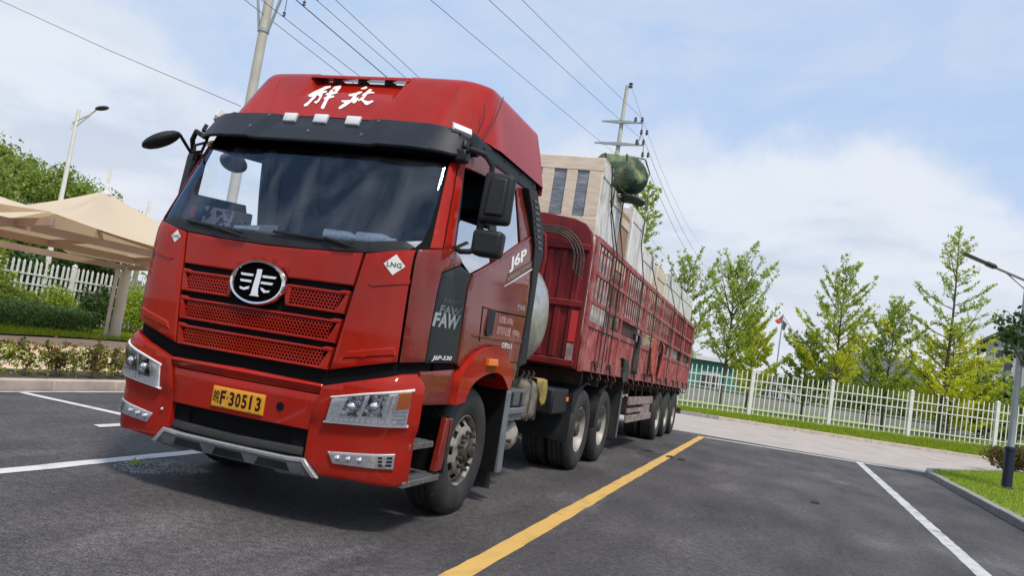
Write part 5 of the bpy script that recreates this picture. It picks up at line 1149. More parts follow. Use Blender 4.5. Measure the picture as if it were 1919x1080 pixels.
c = at(556, 420, 'y', .24)
ph_ = ob('phone_holder', MB().hexa([(-.05, -.02, 0), (.05, -.02, 0), (.05, .03, 0), (-.05, .03, 0), (-.035, 0, .19), (.035, 0, .19), (.035, .02, .19), (-.035, .02, .19)]), 'holder_black', None, bevel=.008); ph_.location = (c.x, .24, dz+.012); tag(ph_, 'black phone holder standing on the dashboard centre', 'phone holder')

# ================================================================ vegetation helpers
def leafmesh(name, P, size, m, flat=0.0, aspect=.55, along=None):
    """one four-cornered leaf per point"""
    P = np.asarray(P, float); n = len(P); N = RNG.normal(0, 1, (n, 3)); N[:, 2] = np.abs(N[:, 2])+flat*2
    N /= np.linalg.norm(N, axis=1)[:, None]; T = RNG.normal(0, 1, (n, 3))
    if along is not None: T = along+RNG.normal(0, .45, (n, 3))
    T -= N*np.sum(T*N, 1)[:, None]; T /= np.linalg.norm(T, axis=1)[:, None]; Bn = np.cross(N, T)
    s_ = size*RNG.uniform(.6, 1.3, n)[:, None]
    V = np.stack([P-T*s_, P-Bn*s_*aspect+N*s_*.12, P+T*s_, P+Bn*s_*aspect+N*s_*.12], 1).reshape(-1, 3)
    return fastmesh(name, V, 4, m)
def sapling(loc, h, spread, seed, leaves, size, m, label, group, name='tree', lean=(0, 0), low=.22, up=.75, m2=None, split=.45, droop=0.0, nb=46, tap=.72):
    r_ = np.random.default_rng(seed); t_ = thing(name, label, 'tree', loc, group=group); wood = MB(); pts = []; dirs = []
    tr = [Vector((lean[0]*t*h+.05*math.sin(5*t+seed)*t*2, lean[1]*t*h+.05*math.cos(4*t+seed)*t*2, h*t)) for t in np.linspace(0, 1, 12)]
    wood.tube(tr, [.028*h/2.6*(1-.94*t)+.005 for t in np.linspace(0, 1, 12)], 8)
    side = [r_.uniform(.75, 1.3) for _ in range(6)]
    def put(a, d, L, f, dens):
        n = max(2, int(L*dens)); q = r_.uniform(0.12, 1.04, n)
        for v in q: pts.append((*(a+d*L*v), f)); dirs.append(tuple(d))
    for i in range(nb):
        f = low+(.985-low)*((i+.5)/nb)**.95; k = f*11; a = tr[int(k)].lerp(tr[min(11, int(k)+1)], k-int(k)); az = i*2.4+r_.uniform(-.6, .6)
        prof = min(1.0, (f-low+.12)/.2); L = spread*1.25*prof*(1-f)**tap*r_.uniform(.45, 1.25)*side[int(az/1.047) % 6]+.30
        el = up*(.45+.75*f)+r_.uniform(-.18, .18); d = Vector((math.cos(az)*math.cos(el), math.sin(az)*math.cos(el), math.sin(el)))
        bend = .22+.2*r_.uniform(); nseg = 6; br = [a+d*L*q+Vector((0, 0, bend*L*q*q-droop*L*q*q)) for q in np.linspace(0, 1, nseg)]
        wood.tube(br, [(.010*L+.006)*(1-q)+.0025 for q in np.linspace(0, 1, nseg)], 5)
        for j in range(nseg-1):
            dd = br[j+1]-br[j]; put(br[j], dd.normalized(), dd.length, f, 10 if j else 3)
        for j in range(int(4+L*5)):
            q = r_.uniform(.15, .98); jj = min(nseg-2, int(q*(nseg-1))); b0 = br[jj].lerp(br[jj+1], q*(nseg-1)-jj); dd = (br[jj+1]-br[jj]).normalized()
            sd_ = dd.cross(Vector((0, 0, 1))).normalized()*r_.choice([-1, 1]); d2 = (dd*.75+sd_*r_.uniform(.5, 1.0)+Vector((0, 0, r_.uniform(-.1, .35)))).normalized(); l2 = L*r_.uniform(.16, .40)*(1.2-q)+.10
            wood.tube([b0, b0+d2*l2], [.005, .0018], 3, False); put(b0, d2, l2, f, 22)
            if r_.uniform() < .5: d3 = (d2+Vector(tuple(r_.normal(0, .6, 3)))).normalized(); put(b0+d2*l2*.5, d3, l2*.5, f, 20)
    pts = np.array(pts); D_ = np.array(dirs); k = r_.integers(0, len(pts), leaves); P = pts[k]; Q = P[:, :3]+r_.normal(0, 1, (leaves, 3))*np.array([.045, .045, .035])
    ob('trunk', wood, 'bark', t_, smooth=True, ang=60)
    if m2 is None: link('crown', leafmesh('crown', Q, size, m, along=D_[k]), t_)
    else:
        lo = (P[:, 3]+r_.normal(0, .08, leaves)) < split
        link('crown', leafmesh('crown', Q[~lo], size, m, along=D_[k][~lo]), t_); link('crown', leafmesh('crown', Q[lo], size*1.05, m2, along=D_[k][lo]), t_)
    return t_
def broadleaf(loc, h, rad, seed, leaves, size, m, label, group, name='tree', trunk=.35):
    r_ = np.random.default_rng(seed); t_ = thing(name, label, 'tree', loc, group=group); wood = MB(); C_ = []
    wood.tube([(0, 0, 0), (.05, .02, h*.3), (0, .05, h*.75)], [.03*h*.8, .022*h*.8, .01], 9)
    n = 110
    for i in range(n):
        u = r_.normal(0, 1, 3); u /= np.linalg.norm(u); rr = r_.uniform(.35, 1)**.5
        c = np.array([u[0]*rad*rr, u[1]*rad*rr, h*(trunk+(1-trunk)*.5)+u[2]*h*(1-trunk)*.5*rr]); C_.append((c, rad*r_.uniform(.12, .30)))
        if i % 2 == 0: wood.tube([(0, 0, h*r_.uniform(.25, .6)), tuple(c*np.array([.5, .5, .8])), tuple(c)], [.03, .018, .006], 5)
    idx = r_.integers(0, n, leaves); cc = np.array([C_[i][0] for i in idx]); rr = np.array([C_[i][1] for i in idx])
    u = r_.normal(0, 1, (leaves, 3)); u /= np.linalg.norm(u, axis=1)[:, None]; P = cc+u*rr[:, None]*np.minimum(r_.exponential(.55, leaves), 1.25)[:, None]*np.array([[1, 1, .8]])
    ob('trunk', wood, 'bark', t_, smooth=True, ang=60); link('crown', leafmesh('crown', P, size, m), t_); return t_
def shrub(loc, rx, ry, h, seed, leaves, size, m, label, group, name='shrub', cat='shrub', boxy=False):
    r_ = np.random.default_rng(seed); t_ = thing(name, label, cat, loc, group=group); st = MB()
    for i in range(10):
        a = r_.uniform(-1, 1, 2); st.tube([(a[0]*rx*.2, a[1]*ry*.2, 0), (a[0]*rx*.6, a[1]*ry*.6, h*.45), (a[0]*rx*.8, a[1]*ry*.8, h*.8)], [.018, .012, .004], 5)
    ob('stem', st, 'bark', t_)
    if boxy:
        P = r_.uniform(-1, 1, (leaves, 3)); P[:, 2] = (r_.uniform(0, 1, leaves)**.7); P = P*np.array([[rx, ry, h]]); P[:, 2] += r_.normal(0, .035, leaves)+.02
    else:
        n = 26; c = r_.normal(0, 1, (n, 3)); c /= np.linalg.norm(c, axis=1)[:, None]; c *= (r_.uniform(.2, 1, n)**.5)[:, None]*.72; c[:, 2] = (c[:, 2]+1)/2
        i = r_.integers(0, n, leaves); u = r_.normal(0, 1, (leaves, 3)); u /= np.linalg.norm(u, axis=1)[:, None]; u *= (r_.uniform(0, 1, leaves)**.35)[:, None]
        P = c[i]+u*np.array([[.34, .34, .26]])*r_.uniform(.6, 1.2, n)[i][:, None]; P = P*np.array([[rx, ry, h]]); P[:, 2] = np.maximum(P[:, 2], .03)
    link('foliage', leafmesh('foliage', P, size, m), t_); return t_

# ================================================================ left side: hedge, shelter, fence, shrubs, trees
hd = thing('hedge', 'low red-tipped clipped hedge along the kerb left of the truck', 'hedge', (-5.78, 4, .11))
st = MB(); P = []
for i in range(150):
    y = -5+17*i/150+random.uniform(-.05, .05); x_ = random.uniform(-.3, .3); tp = Vector((x_+random.uniform(-.08, .08), y-4+random.uniform(-.1, .1), random.uniform(.28, .44)))
    st.tube([(x_, y-4, -.02), tp], [.007, .003], 4, False)
    for k in range(5): e = tp.lerp(Vector((x_, y-4, 0)), random.uniform(0, .75)); f_ = e+Vector((random.uniform(-.14, .14), random.uniform(-.14, .14), random.uniform(.0, .14))); st.tube([e, f_], [.004, .002], 3, False); P += [tuple(f_)]*9+[tuple(e.lerp(f_, .5))]*8
ob('stem', st, 'bark', hd); P = np.array(P)+RNG.normal(0, .035, (len(P), 3)); P[:, 2] = np.maximum(P[:, 2], .02)
link('foliage', leafmesh('foliage', P, .038, 'leaf_hedge', aspect=.45), hd)
P = np.stack([RNG.uniform(-.34, .34, 5200), RNG.uniform(-9, 8, 5200), RNG.uniform(.04, .40, 5200)+RNG.normal(0, .02, 5200)], 1)
link('foliage', leafmesh('foliage', P, .034, 'leaf_shrub', aspect=.5), hd)
# membrane carport
def tent(y0, label, z_corner=2.68, first=True):
    x0, x1, y1 = -14.3, -9.9, y0+6.5; cx, cy_ = (x0+x1)/2, (y0+y1)/2
    t_ = thing('carport', label, 'carport', (cx, cy_, 0), group='membrane carports')
    mb = MB(); n = 16; m_ = 12
    ZB, ZF, ZA = 2.42, z_corner, 3.62
    edge = []
    for side in range(4):
        cs4 = [(x0, y0, ZB), (x1, y0, ZF), (x1, y1, ZF), (x0, y1, ZB)]; a, b = cs4[side], cs4[(side+1) % 4]
        for i in range(n):
            t = i/n; s_ = 4*t*(1-t); inx = .35*s_; p = [a[k]+(b[k]-a[k])*t for k in range(3)]
            dx, dy = cx-p[0], cy_-p[1]; q_ = math.hypot(dx, dy); edge.append((p[0]+dx/q_*inx, p[1]+dy/q_*inx, p[2]-.16*s_))
    N_ = len(edge)
    for j in range(m_+1):
        v = j/m_
        for p in edge:
            k = v*.955; zz = p[2]+(ZA-p[2])*(v**1.9*.72+v*.28); mb.v.append((p[0]+(cx-p[0])*k-cx, p[1]+(cy_-p[1])*k-cy_, zz))
    for j in range(m_):
        for i in range(N_): mb.f.append((j*N_+i, j*N_+(i+1) % N_, (j+1)*N_+(i+1) % N_, (j+1)*N_+i))
    o = ob('canopy', mb, 'membrane', t_, smooth=True, ang=70)
    L = lambda x_, y, z: (x_-cx, y-cy_, z)
    ob('cap', MB().lathe([(.13, 0), (.12, .06), (0, .09)], L(cx, cy_, ZA-.01), (0, 0, 1), 16), 'roof_white', t_)
    ob('mast', MB().tube([L(cx, cy_, 2.5), L(cx, cy_, ZA+.22), L(cx, cy_, ZA+.24), L(cx, cy_, ZA+.62)], [.055, .055, .035, .03], 12), 'pole_white', t_)
    for a, b, z in (((x0, y0), (x0, y1), 2.06), ((-12.1, y0), (-12.1, y1), 2.20), ((-10.6, y0), (-10.6, y1), 2.36)):
        ob('beam', MB().bar(L(*a, z), L(*b, z), .10, .16), 'beam_tan', t_)
    for y in (y0+.04, y1-.04): ob('beam', MB().bar(L(x0, y, 2.07), L(x1+.2, y, 2.48), .10, .14), 'beam_tan', t_)
    for y in (y0+2.0, y0+4.5): ob('rafter', MB().bar(L(-10.6, y, 2.40), L(-12.1, y, 2.22), .08, .10), 'beam_tan', t_); ob('rafter', MB().bar(L(-10.6, y, 2.40), L(cx, cy_, 2.75), .06, .08), 'beam_tan', t_)
    for y in (y1,) if not first else (y0, y1): ob('post', MB().tube([L(x0, y, 0), L(x0, y, 2.1)], [.15, .13], 18), 'post_cream', t_, smooth=True); ob('downpipe', MB().tube([L(x0-.05, y-.28, 0), L(x0-.05, y-.28, 2.05)], .05, 10), 'post_cream', t_)
    return t_
tent(6.4, 'cream tensioned-membrane carport with a post beside the truck, nearest one in view')
tent(-.1, 'cream membrane carport cut off by the left picture edge')
def mast2():
    p = at(268, 425, 'x', -19.0); t_ = thing('carport', 'distant cream carport with white mast and stay seen beside the cab', 'carport', (p.x, p.y+.1, 0), group='membrane carports')
    z = p.z; mb = MB()
    rings = [(3.4, z-1.35), (2.4, z-1.05), (1.4, z-.62), (.6, z-.2), (.2, z-.02)]
    mb.lathe(rings, (0, 0, 0), (0, 0, 1), 4); ob('canopy', mb, 'membrane', t_)
    ob('mast', MB().tube([(0, 0, 0), (0, 0, z+.05)], .09, 12), 'pole_white', t_); ob('mast', MB().tube([(0, 0, z), (0, 0, z+.38), (0, 0, z+.40), (0, 0, z+1.0)], [.12, .10, .06, .05], 12), 'pole_white', t_)
    e = at(302, 430, 'y', p.y+.1); ob('stay', MB().tube([(0, 0, z+.32), (e.x-p.x, 0, e.z), ((e.x-p.x)*2.2, 0, e.z-(z+.32-e.z)*1.2)], .055, 8), 'pole_white', t_)
mast2()
# picket fences
def picket_fence(A, B, z_of, h, pitch, label, pw=.05, posts=None, rails=(.16, .62, .80), postw=.11, mat_='fence_white', skip=None):
    L = (B-A).length; d = (B-A).normalized(); t_ = thing('fence', label, 'fence', A); rzz = math.atan2(d.y, d.x)
    pk_ = MB().hexa([(-pw/2, -.012, .08), (pw/2, -.012, .08), (pw/2, .012, .08), (-pw/2, .012, .08), (-pw/2, -.012, h-.06), (pw/2, -.012, h-.06), (pw/2, .012, h-.06), (-pw/2, .012, h-.06)])
    pk_.add([(-pw*.62, -.014, h-.07), (pw*.62, -.014, h-.07), (pw*.62, .014, h-.07), (-pw*.62, .014, h-.07), (0, 0, h+.02)], [(3, 2, 1, 0), (0, 1, 4), (1, 2, 4), (2, 3, 4), (3, 0, 4)])
    me = pk_.mesh('picket', mat_); n = int(L/pitch)
    for i in range(n+1):
        p = d*(i*pitch); link('picket', me, t_, (p.x, p.y, (B.z-A.z)*i/n+random.gauss(0, .008)), rzz).rotation_euler = (random.gauss(0, .006), random.gauss(0, .010), rzz)
    for r_ in rails:
        z = h*r_; ob('rail', MB().bar(Vector((0, 0, z))+d.cross(Vector((0, 0, 1)))*.018, B-A+Vector((0, 0, z))+d.cross(Vector((0, 0, 1)))*.018, .022, .045), mat_, t_)
    pm_ = MB().box(-postw/2, postw/2, -postw/2, postw/2, -.2, h+.04).add([(-postw*.6, -postw*.6, h+.04), (postw*.6, -postw*.6, h+.04), (postw*.6, postw*.6, h+.04), (-postw*.6, postw*.6, h+.04), (0, 0, h+.12)], [(3, 2, 1, 0), (0, 1, 4), (1, 2, 4), (2, 3, 4), (3, 0, 4)]).mesh('fence_post', mat_)
    for s_ in posts or []: p = (B-A)*s_; link('fence_post', pm_, t_, (p.x, p.y, p.z), rzz)
    return t_
fa, fb_ = fpt(-.25), fpt(1.35); LL = (fb_-fa).length
tpost = [( -.0*0+v+.25)/1.6 for v in (-.22, .185, .42, .655, .91, 1.12)]
picket_fence(fa, fb_, None, 1.98, .225, 'long white picket fence on the grass verge at the far right', .042, tpost, postw=.15)
struct(ob('fence_plinth', MB().bar(fa+Vector((0, .04, -.06)), fb_+Vector((0, .04, -.06)), .22, .2), 'wall_grey'))
L0, L1 = Vector((-17.2, 4.0, .03)), Vector((-18.6, 23, .03))
picket_fence(L0, L1, None, 1.86, .205, 'white picket fence behind the shrubs at the left', .075, [.05, .3, .55, .8], rails=(.2, .62, .78))
gl = 'shrubs behind the carport'
for i, (x_, y, rx, ry, h, m, lb) in enumerate([
    (-15.2, 6.3, .75, 1.7, .72, 'leaf_bluegreen', 'low dark green clipped shrub at the far left under the carport'),
    (-15.4, 9.3, .75, 1.7, .70, 'leaf_bluegreen', 'low dark green clipped shrub in the middle under the carport'),
    (-15.6, 11.9, .6, 1.0, .62, 'leaf_bluegreen', 'low dark green shrub just left of the carport post'),
    (-16.2, 6.8, .8, 1.8, 1.5, 'leaf_shrub', 'bright yellow-green shrub before the fence at the far left'),
    (-16.3, 9.6, .8, 1.8, 1.38, 'leaf_shrub', 'bright yellow-green shrub before the fence, middle one'),
    (-16.5, 12.4, .8, 1.7, 1.3, 'leaf_shrub', 'bright yellow-green shrub before the fence near the carport post'),
    (-16.6, 15.6, .9, 1.8, 1.6, 'leaf_shrub', 'yellow-green shrub right of the carport post beside the cab'),
    (-16.2, 8.2, .5, .6, 1.65, 'leaf_dark', 'taller dark shrub rising between the yellow-green ones'),
    (-16.7, 14.4, .6, .8, 1.55, 'leaf_dark', 'dark upright shrub behind the carport post'),
    (-16.6, 5.2, .8, 1.4, 1.35, 'leaf_shrub', 'yellow-green shrub nearest the left picture edge'),
    (-15.9, 8.3, .6, 1.2, 1.15, 'leaf_tree', 'mid-green shrub behind the low clipped shrubs, left of centre'),
    (-16.0, 11.0, .6, 1.2, 1.2, 'leaf_tree', 'mid-green shrub behind the low clipped shrubs, right of centre'),
    (-16.7, 10.6, .6, .8, 1.75, 'leaf_shrub', 'tallest yellow-green shrub hiding the fence beside the thin sapling')]):
    shrub((x_, y, .02), rx, ry, h, 40+i, 5200 if h < .8 else 6500, .045, m, lb, gl, boxy=h < .8)
for i, (x_, y, h, lb) in enumerate([(-16.9, 10.9, 2.0, 'thin young white-barked sapling tied upright before the left fence'), (-18.9, 8.6, 2.2, 'thin leafy sapling standing in the gap of the left fence')]):
    sapling((x_, y, .03), h, .55, 60+i, 350, .07, 'leaf_shrub', lb, 'saplings by the left fence', nb=14)
gt = 'trees behind the left fence'
for i, (x_, y, h, rad, m, lb) in enumerate([
    (-25.5, 13.2, 6.6, 3.4, 'leaf_tree', 'tall leafy green tree at the left picture edge'),
    (-26.5, 18.3, 6.5, 3.0, 'leaf_tree', 'leafy green tree behind the street lamp'),
    (-27.5, 23.0, 5.9, 2.4, 'leaf_tree', 'leafy green tree showing right of the carport peak'),
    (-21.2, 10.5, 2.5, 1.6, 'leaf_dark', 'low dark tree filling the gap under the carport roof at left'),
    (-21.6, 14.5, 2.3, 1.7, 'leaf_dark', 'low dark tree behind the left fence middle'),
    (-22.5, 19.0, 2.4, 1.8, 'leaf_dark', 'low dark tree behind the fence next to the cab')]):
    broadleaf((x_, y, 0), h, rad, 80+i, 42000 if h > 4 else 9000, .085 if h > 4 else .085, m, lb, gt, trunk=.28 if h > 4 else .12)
# street lamp at left
p0 = at(115, 370, 'x', -21.5); p1 = at(148, 205, 'x', -21.5); lx, ly, lz = (p0.x+p1.x)/2, (p0.y+p1.y)/2, p1.z
sl = thing('street_lamp', 'white street lamp with one curved arm above the left trees', 'street lamp', (lx, ly, 0))
ob('pole', MB().tube([(0, 0, 0), (0, 0, lz*.5), (0, 0, lz)], [.11, .09, .06], 12), 'pole_white', sl, smooth=True)
e = at(196, 203, 'y', ly); ex, ez = e.x-lx, e.z
ob('arm', MB().tube([(-.18, 0, lz-.75), (-.16, 0, lz-.5), (ex*.45, 0, lz-.18), (ex*.8, 0, ez+.02)], .032, 8), 'pole_white', sl); ob('arm', MB().tube([(.02, 0, lz-.62), (ex*.5, 0, lz-.18)], .025, 8), 'pole_white', sl)
hm = ob('lamp_head', MB().sphere((0, 0, 0), .5, 16, 8, (.62, .26, .16)), 'lamp_dark', sl, smooth=True, loc=(ex*.9, 0, ez)); hm.rotation_euler = (0, R(-8), 0)

# ================================================================ power line
PX_, PY_, FY_ = -11.4, 13.2, 57.7
np_ = thing('utility_pole', 'thick pale steel utility pole rising behind the cab roof', 'utility pole', (PX_, PY_, 0), group='utility poles')
ob('pole', MB().tube([(0, 0, 0), (0, 0, 6), (0, 0, 12.5)], [.15, .14, .125], 20), 'steel_pole', np_, smooth=True)
pt_ = at(481, 48, 'x', PX_); zc = pt_.z
ob('collar', MB().lathe([(.13, -.05), (.165, -.05), (.165, .05), (.13, .05)], (0, 0, zc), (0, 0, 1), 20), 'pole_grey', np_)
for s_ in (-1, 1): ob('brace', MB().bar((.15*s_, 0, zc), (.50*s_, 0, 10.7), .06, .06), 'pole_grey', np_)
ob('crossarm', MB().bar((-2.2, 0, 10.75), (2.2, 0, 10.75), .10, .10), 'pole_grey', np_)
for x_, z_ in ((.6, 9.73), (1.2, 10.05), (1.6, 10.21), (2.0, 10.37)): ob('insulator', MB().lathe([(.012, 10.72-z_), (.012, .16), (.05, .12), (.03, .08), (.05, .04), (0, 0)], (x_, 0, z_), (0, 0, 1), 10), 'insulator', np_)
tp = at(1178, 160, 'y', FY_); a1 = at(1165, 231, 'y', FY_); a2 = at(1160, 271, 'y', FY_); fx = at(1165, 231, 'y', FY_).x
fp_ = thing('utility_pole', 'distant slender steel utility pole with two crossarms above the crates', 'utility pole', (fx, FY_, 0), group='utility poles')
ob('pole', MB().tube([(0, 0, 0), (0, 0, tp.z*.6), (0, 0, tp.z)], [.26, .22, .14], 14), 'steel_pole', fp_, smooth=True)
ends = {}
for nm, (pl_px, pr_px) in {'u': ((1129, 231), (1204, 229)), 'l': ((1115, 270), (1206, 272))}.items():
    A_, B_ = at(*pl_px, 'y', FY_), at(*pr_px, 'y', FY_); zc_ = (A_.z+B_.z)/2; ends[nm] = (A_.x, B_.x, zc_)
    ob('crossarm', MB().hexa([(A_.x-fx, -.25, zc_-.05), (0, -.33, zc_-.14), (0, -.12, zc_-.14), (A_.x-fx, -.15, zc_-.05), (A_.x-fx, -.25, zc_+.05), (0, -.33, zc_+.14), (0, -.12, zc_+.14), (A_.x-fx, -.15, zc_+.05)]), 'pole_grey', fp_)
    ob('crossarm', MB().hexa([(0, -.33, zc_-.14), (B_.x-fx, -.25, zc_-.05), (B_.x-fx, -.15, zc_-.05), (0, -.12, zc_-.14), (0, -.33, zc_+.14), (B_.x-fx, -.25, zc_+.05), (B_.x-fx, -.15, zc_+.05), (0, -.12, zc_+.14)]), 'pole_grey', fp_)
    for dx in (0, -.55): ob('insulator', MB().lathe([(.06, 0), (.14, .06), (.08, .14), (.14, .2), (.08, .3), (.13, .36), (.05, .42), (0, .42)], (B_.x-fx+dx, -.2, zc_+.05), (0, 0, 1), 10), 'insulator', fp_)
    for dx in (.1, .75):
        ob('insulator', MB().lathe([(.05, 0), (.12, -.08), (.08, -.2), (.14, -.28), (.08, -.4), (0, -.5)], (B_.x-fx+dx*.7, -.2, zc_-.55), (0, 0, 1), 10), 'insulator', fp_)
    ob('drop_wire', MB().tube([(B_.x-fx+.05, -.2, zc_), (B_.x-fx+.1, -.2, zc_-.9), (B_.x-fx-.1, -.2, zc_-1.7)], .03, 6), 'insulator', fp_); ob('drop_weight', MB().sphere((B_.x-fx-.1, -.2, zc_-1.75), .14, 10, 6), 'insulator', fp_)
ob('crossarm', MB().bar((-1.2, -.2, 10.5), (2.2, -.2, 10.5), .10, .10), 'pole_grey', fp_)
ob('top_insulator', MB().lathe([(.1, 0), (.2, .1), (.1, .25), (.2, .35), (0, .5)], (.3, 0, tp.z-.2), (0, 0, 1), 10), 'insulator', fp_)
gw = 'power line wires'
def wire(pts, label, r=.02): return tag(ob('wire', MB().tube(pts, r*.62, 5), 'wire', None), label, 'wire', gw)
def span(a, b, sag, n=14): return [a.lerp(b, t)+Vector((0, 0, -sag*4*t*(1-t))) for t in np.linspace(0, 1, n)]
def wire_px(p_start, x_, end, label, r=.022, ext=0.0):
    a = at(*p_start, 'x', x_); d = (a-end); wire(span(end, end+d*(1+ext), 0.25), label, r)
wire_px((990, 0), ends['u'][1], Vector((ends['u'][1], FY_, ends['u'][2]+.4)), 'upper of the wires reaching the right end of the top crossarm', ext=1.6)
wire_px((930, 0), ends['l'][1], Vector((ends['l'][1], FY_, ends['l'][2]+.4)), 'wire reaching the right end of the lower crossarm', ext=1.6)
e_ = at(1152, 287, 'y', FY_+.5); wire_px((822, 0), e_.x, e_, 'leftmost wire passing behind the wooden crate', ext=1.6)
for k_, lb in (('u', 'wire running down right from the top crossarm'), ('l', 'wire running down right from the lower crossarm')):
    B_ = Vector((ends[k_][1]+.1, FY_, ends[k_][2]-.9)); wire(span(B_, Vector((B_.x+.5, FY_+62, B_.z-2)), 1.2), lb, .03)
B_ = Vector((fx+.3, FY_, tp.z)); wire(span(B_, Vector((B_.x, FY_+62, B_.z-2)), 1.2), 'thin top wire running right from the pole tip', .02)
B_ = Vector((fx-1, FY_, ends['l'][2]-1.5)); wire(span(B_, Vector((fx+.3, FY_+62, B_.z-2)), 1.2), 'faint lowest wire running right behind the tarpaulin', .022)
for (a, b, dx, lb, r_) in (((460, 0), (635, 136), .0, 'leftmost of the five wires descending to the cab roof', .016), ((504, 10), (668, 138), .6, 'second wire from the left descending to the cab roof', .016), ((556, 0), (720, 140), 1.2, 'thick wire in the middle of the five above the cab roof', .026),
                       ((594, 0), (755, 141), 1.6, 'fourth wire from the left descending to the cab roof', .016), ((630, 0), (783, 143), 2.0, 'rightmost of the five wires descending to the cab roof', .016)):
    A_, B_ = at(*a, 'x', PX_+dx), at(*b, 'x', PX_+dx); d = B_-A_; e9 = Vector((A_.x*.6+fx*.4, FY_, 10.6)); wire([A_-d*6+Vector((0, 0, .4)), A_-d*2, A_, B_]+[B_.lerp(e9, t)-Vector((0, 0, 1.0*t*(1-t))) for t in (.2, .4, .6, .8, 1)], lb, r_)
A_ = at(0, 0, 'y', PY_); B_ = at(447, 197, 'y', PY_); d = B_-A_; wire([A_-d*1.5+Vector((0, 0, -.8)), A_, A_.lerp(B_, .5)-Vector((0, 0, .06)), B_, B_+d.normalized()*.1], 'single wire crossing the upper left sky to the pale pole', .016)

# ================================================================ right side
lp = thing('street_lamp', 'grey street lamp with dark blue sleeve on the lawn at right', 'street lamp', (8.455, 15.455, .095))
ob('pole', MB().tube([(0, 0, 0), (0, 0, 2.5), (0, 0, 4.95)], [.075, .068, .055], 16), 'pole_grey', lp, smooth=True)
ob('base_sleeve', MB().lathe([(0, 0), (.13, 0), (.13, .03), (.105, .05), (.10, .83), (.115, .84), (.115, .90), (.085, .92)], (0, 0, 0), (0, 0, 1), 20), 'navy_sleeve', lp, smooth=True)
tip = at(1805, 475, 'y', 15.45)-Vector((8.455, 15.455, .095)); arm0 = Vector((0, 0, 4.62))
dA = (tip-arm0); ob('arm', MB().tube([arm0, arm0+dA*.55], .038, 10), 'pole_grey', lp); ob('arm_brace', MB().tube([Vector((0, 0, 4.40)), arm0+dA*.36], .016, 8), 'pole_grey', lp)
hd_ = ob('lamp_head', MB().bar(arm0+dA*.48, tip, .20, .055), 'lamp_dark', lp, bevel=.015); ob('lamp_clamp', MB().bar(arm0+dA*.50, arm0+dA*.64, .15, .10), 'lamp_dark', lp, bevel=.015)
bs = shrub((10.55, 24.2, .10), .85, .75, .85, 91, 2600, .05, 'leaf_hedge', 'round red-tipped bush on the lawn behind the blue lamp post', None, name='bush', cat='bush')
gy = 'young trees along the right fence'
def T(px, D): p = depth(*px, D); return (p.x, p.y, .35)
for i, (px, D, h, sp, n, m, m2, lb, split, nb, low, up_) in enumerate([
    ((1352, 730), 38, 6.7, 2.3, 10500, 'leaf_young', 'leaf_shrub', 'wide airy young tree nearest the trailer tail behind the fence', .33, 40, .24, .85),
    ((1400, 740), 40, 4.6, 1.5, 11000, 'leaf_yellow', None, 'dense yellow-green small tree beside the wide airy tree', 0, 44, .12, .7),
    ((1560, 750), 38, 7.4, 2.3, 11000, 'leaf_young', 'leaf_yellow', 'tall feathery tree in the middle of the right fence', .45, 40, .20, .75),
    ((1505, 745), 40, 4.2, 1.9, 9000, 'leaf_shrub', None, 'small dense tree left of the tall feathery tree', 0, 40, .12, .6),
    ((1625, 765), 40, 5.2, 2.2, 6000, 'leaf_young', None, 'leaning airy tree right of the tall feathery tree', 0, 26, .15, .65),
    ((1655, 770), 39, 6.2, 1.9, 6500, 'leaf_young', 'leaf_shrub', 'thin grey-green tree between the two tall feathery trees', .40, 32, .22, .8),
    ((1762, 790), 38, 10.2, 3.0, 9000, 'leaf_young', 'leaf_yellow', 'tallest layered tree with bright yellow lower foliage at right', .36, 46, .14, .42),
    ((1775, 790), 39.5, 5.6, 2.4, 17000, 'leaf_yellow', None, 'dense golden-green tree at the foot of the tallest tree', 0, 56, .08, .45),
    ((1830, 795), 40, 4.2, 2.0, 9000, 'leaf_shrub', None, 'green bushy tree right of the golden-green tree', 0, 44, .1, .5),
    ((1165, 690), 36, 9.6, 1.7, 11000, 'leaf_young', None, 'slim tree rising behind the crates beyond the trailer', 0, 46, .3, .55),
    ((1262, 710), 38, 6.6, 1.9, 8000, 'leaf_young', None, 'small tree just behind the trailer tail', 0, 36, .25, .75)]):
    sapling(T(px, D), h, sp, 100+i, n, .062, m, lb, gy, m2=m2, split=split, nb=nb, low=low, up=up_, tap=(.42, .72, .55, .7, .6, .55, .8, .8, .7, .6, .5)[i])
pn = depth(1968, 640, 17.5); nt_ = broadleaf((pn.x, pn.y, .1), pn.z+.7, 1.15, 131, 3600, .06, 'leaf_dark', 'dark leafy tree entering at the right picture edge above the lawn', None, trunk=.68)
for i, (px, D, h, rad, m, lb) in enumerate([((1850, 790), 44, 4.2, 2.0, 'leaf_dark', 'dark rounded tree in front of the white house'), ((1905, 800), 42, 3.6, 2.0, 'leaf_tree', 'green tree in front of the white house at the right edge'), ((1690, 760), 52, 3.6, 2.2, 'leaf_tree', 'rounded green tree before the grey gabled roof'), ((1590, 745), 55, 3.0, 2.0, 'leaf_tree', 'low green tree behind the fence in the middle')]):
    p = depth(*px, D); broadleaf((p.x, p.y, .2), h, rad, 140+i, 4500, .12, m, lb, 'trees before the far buildings', trunk=.15)
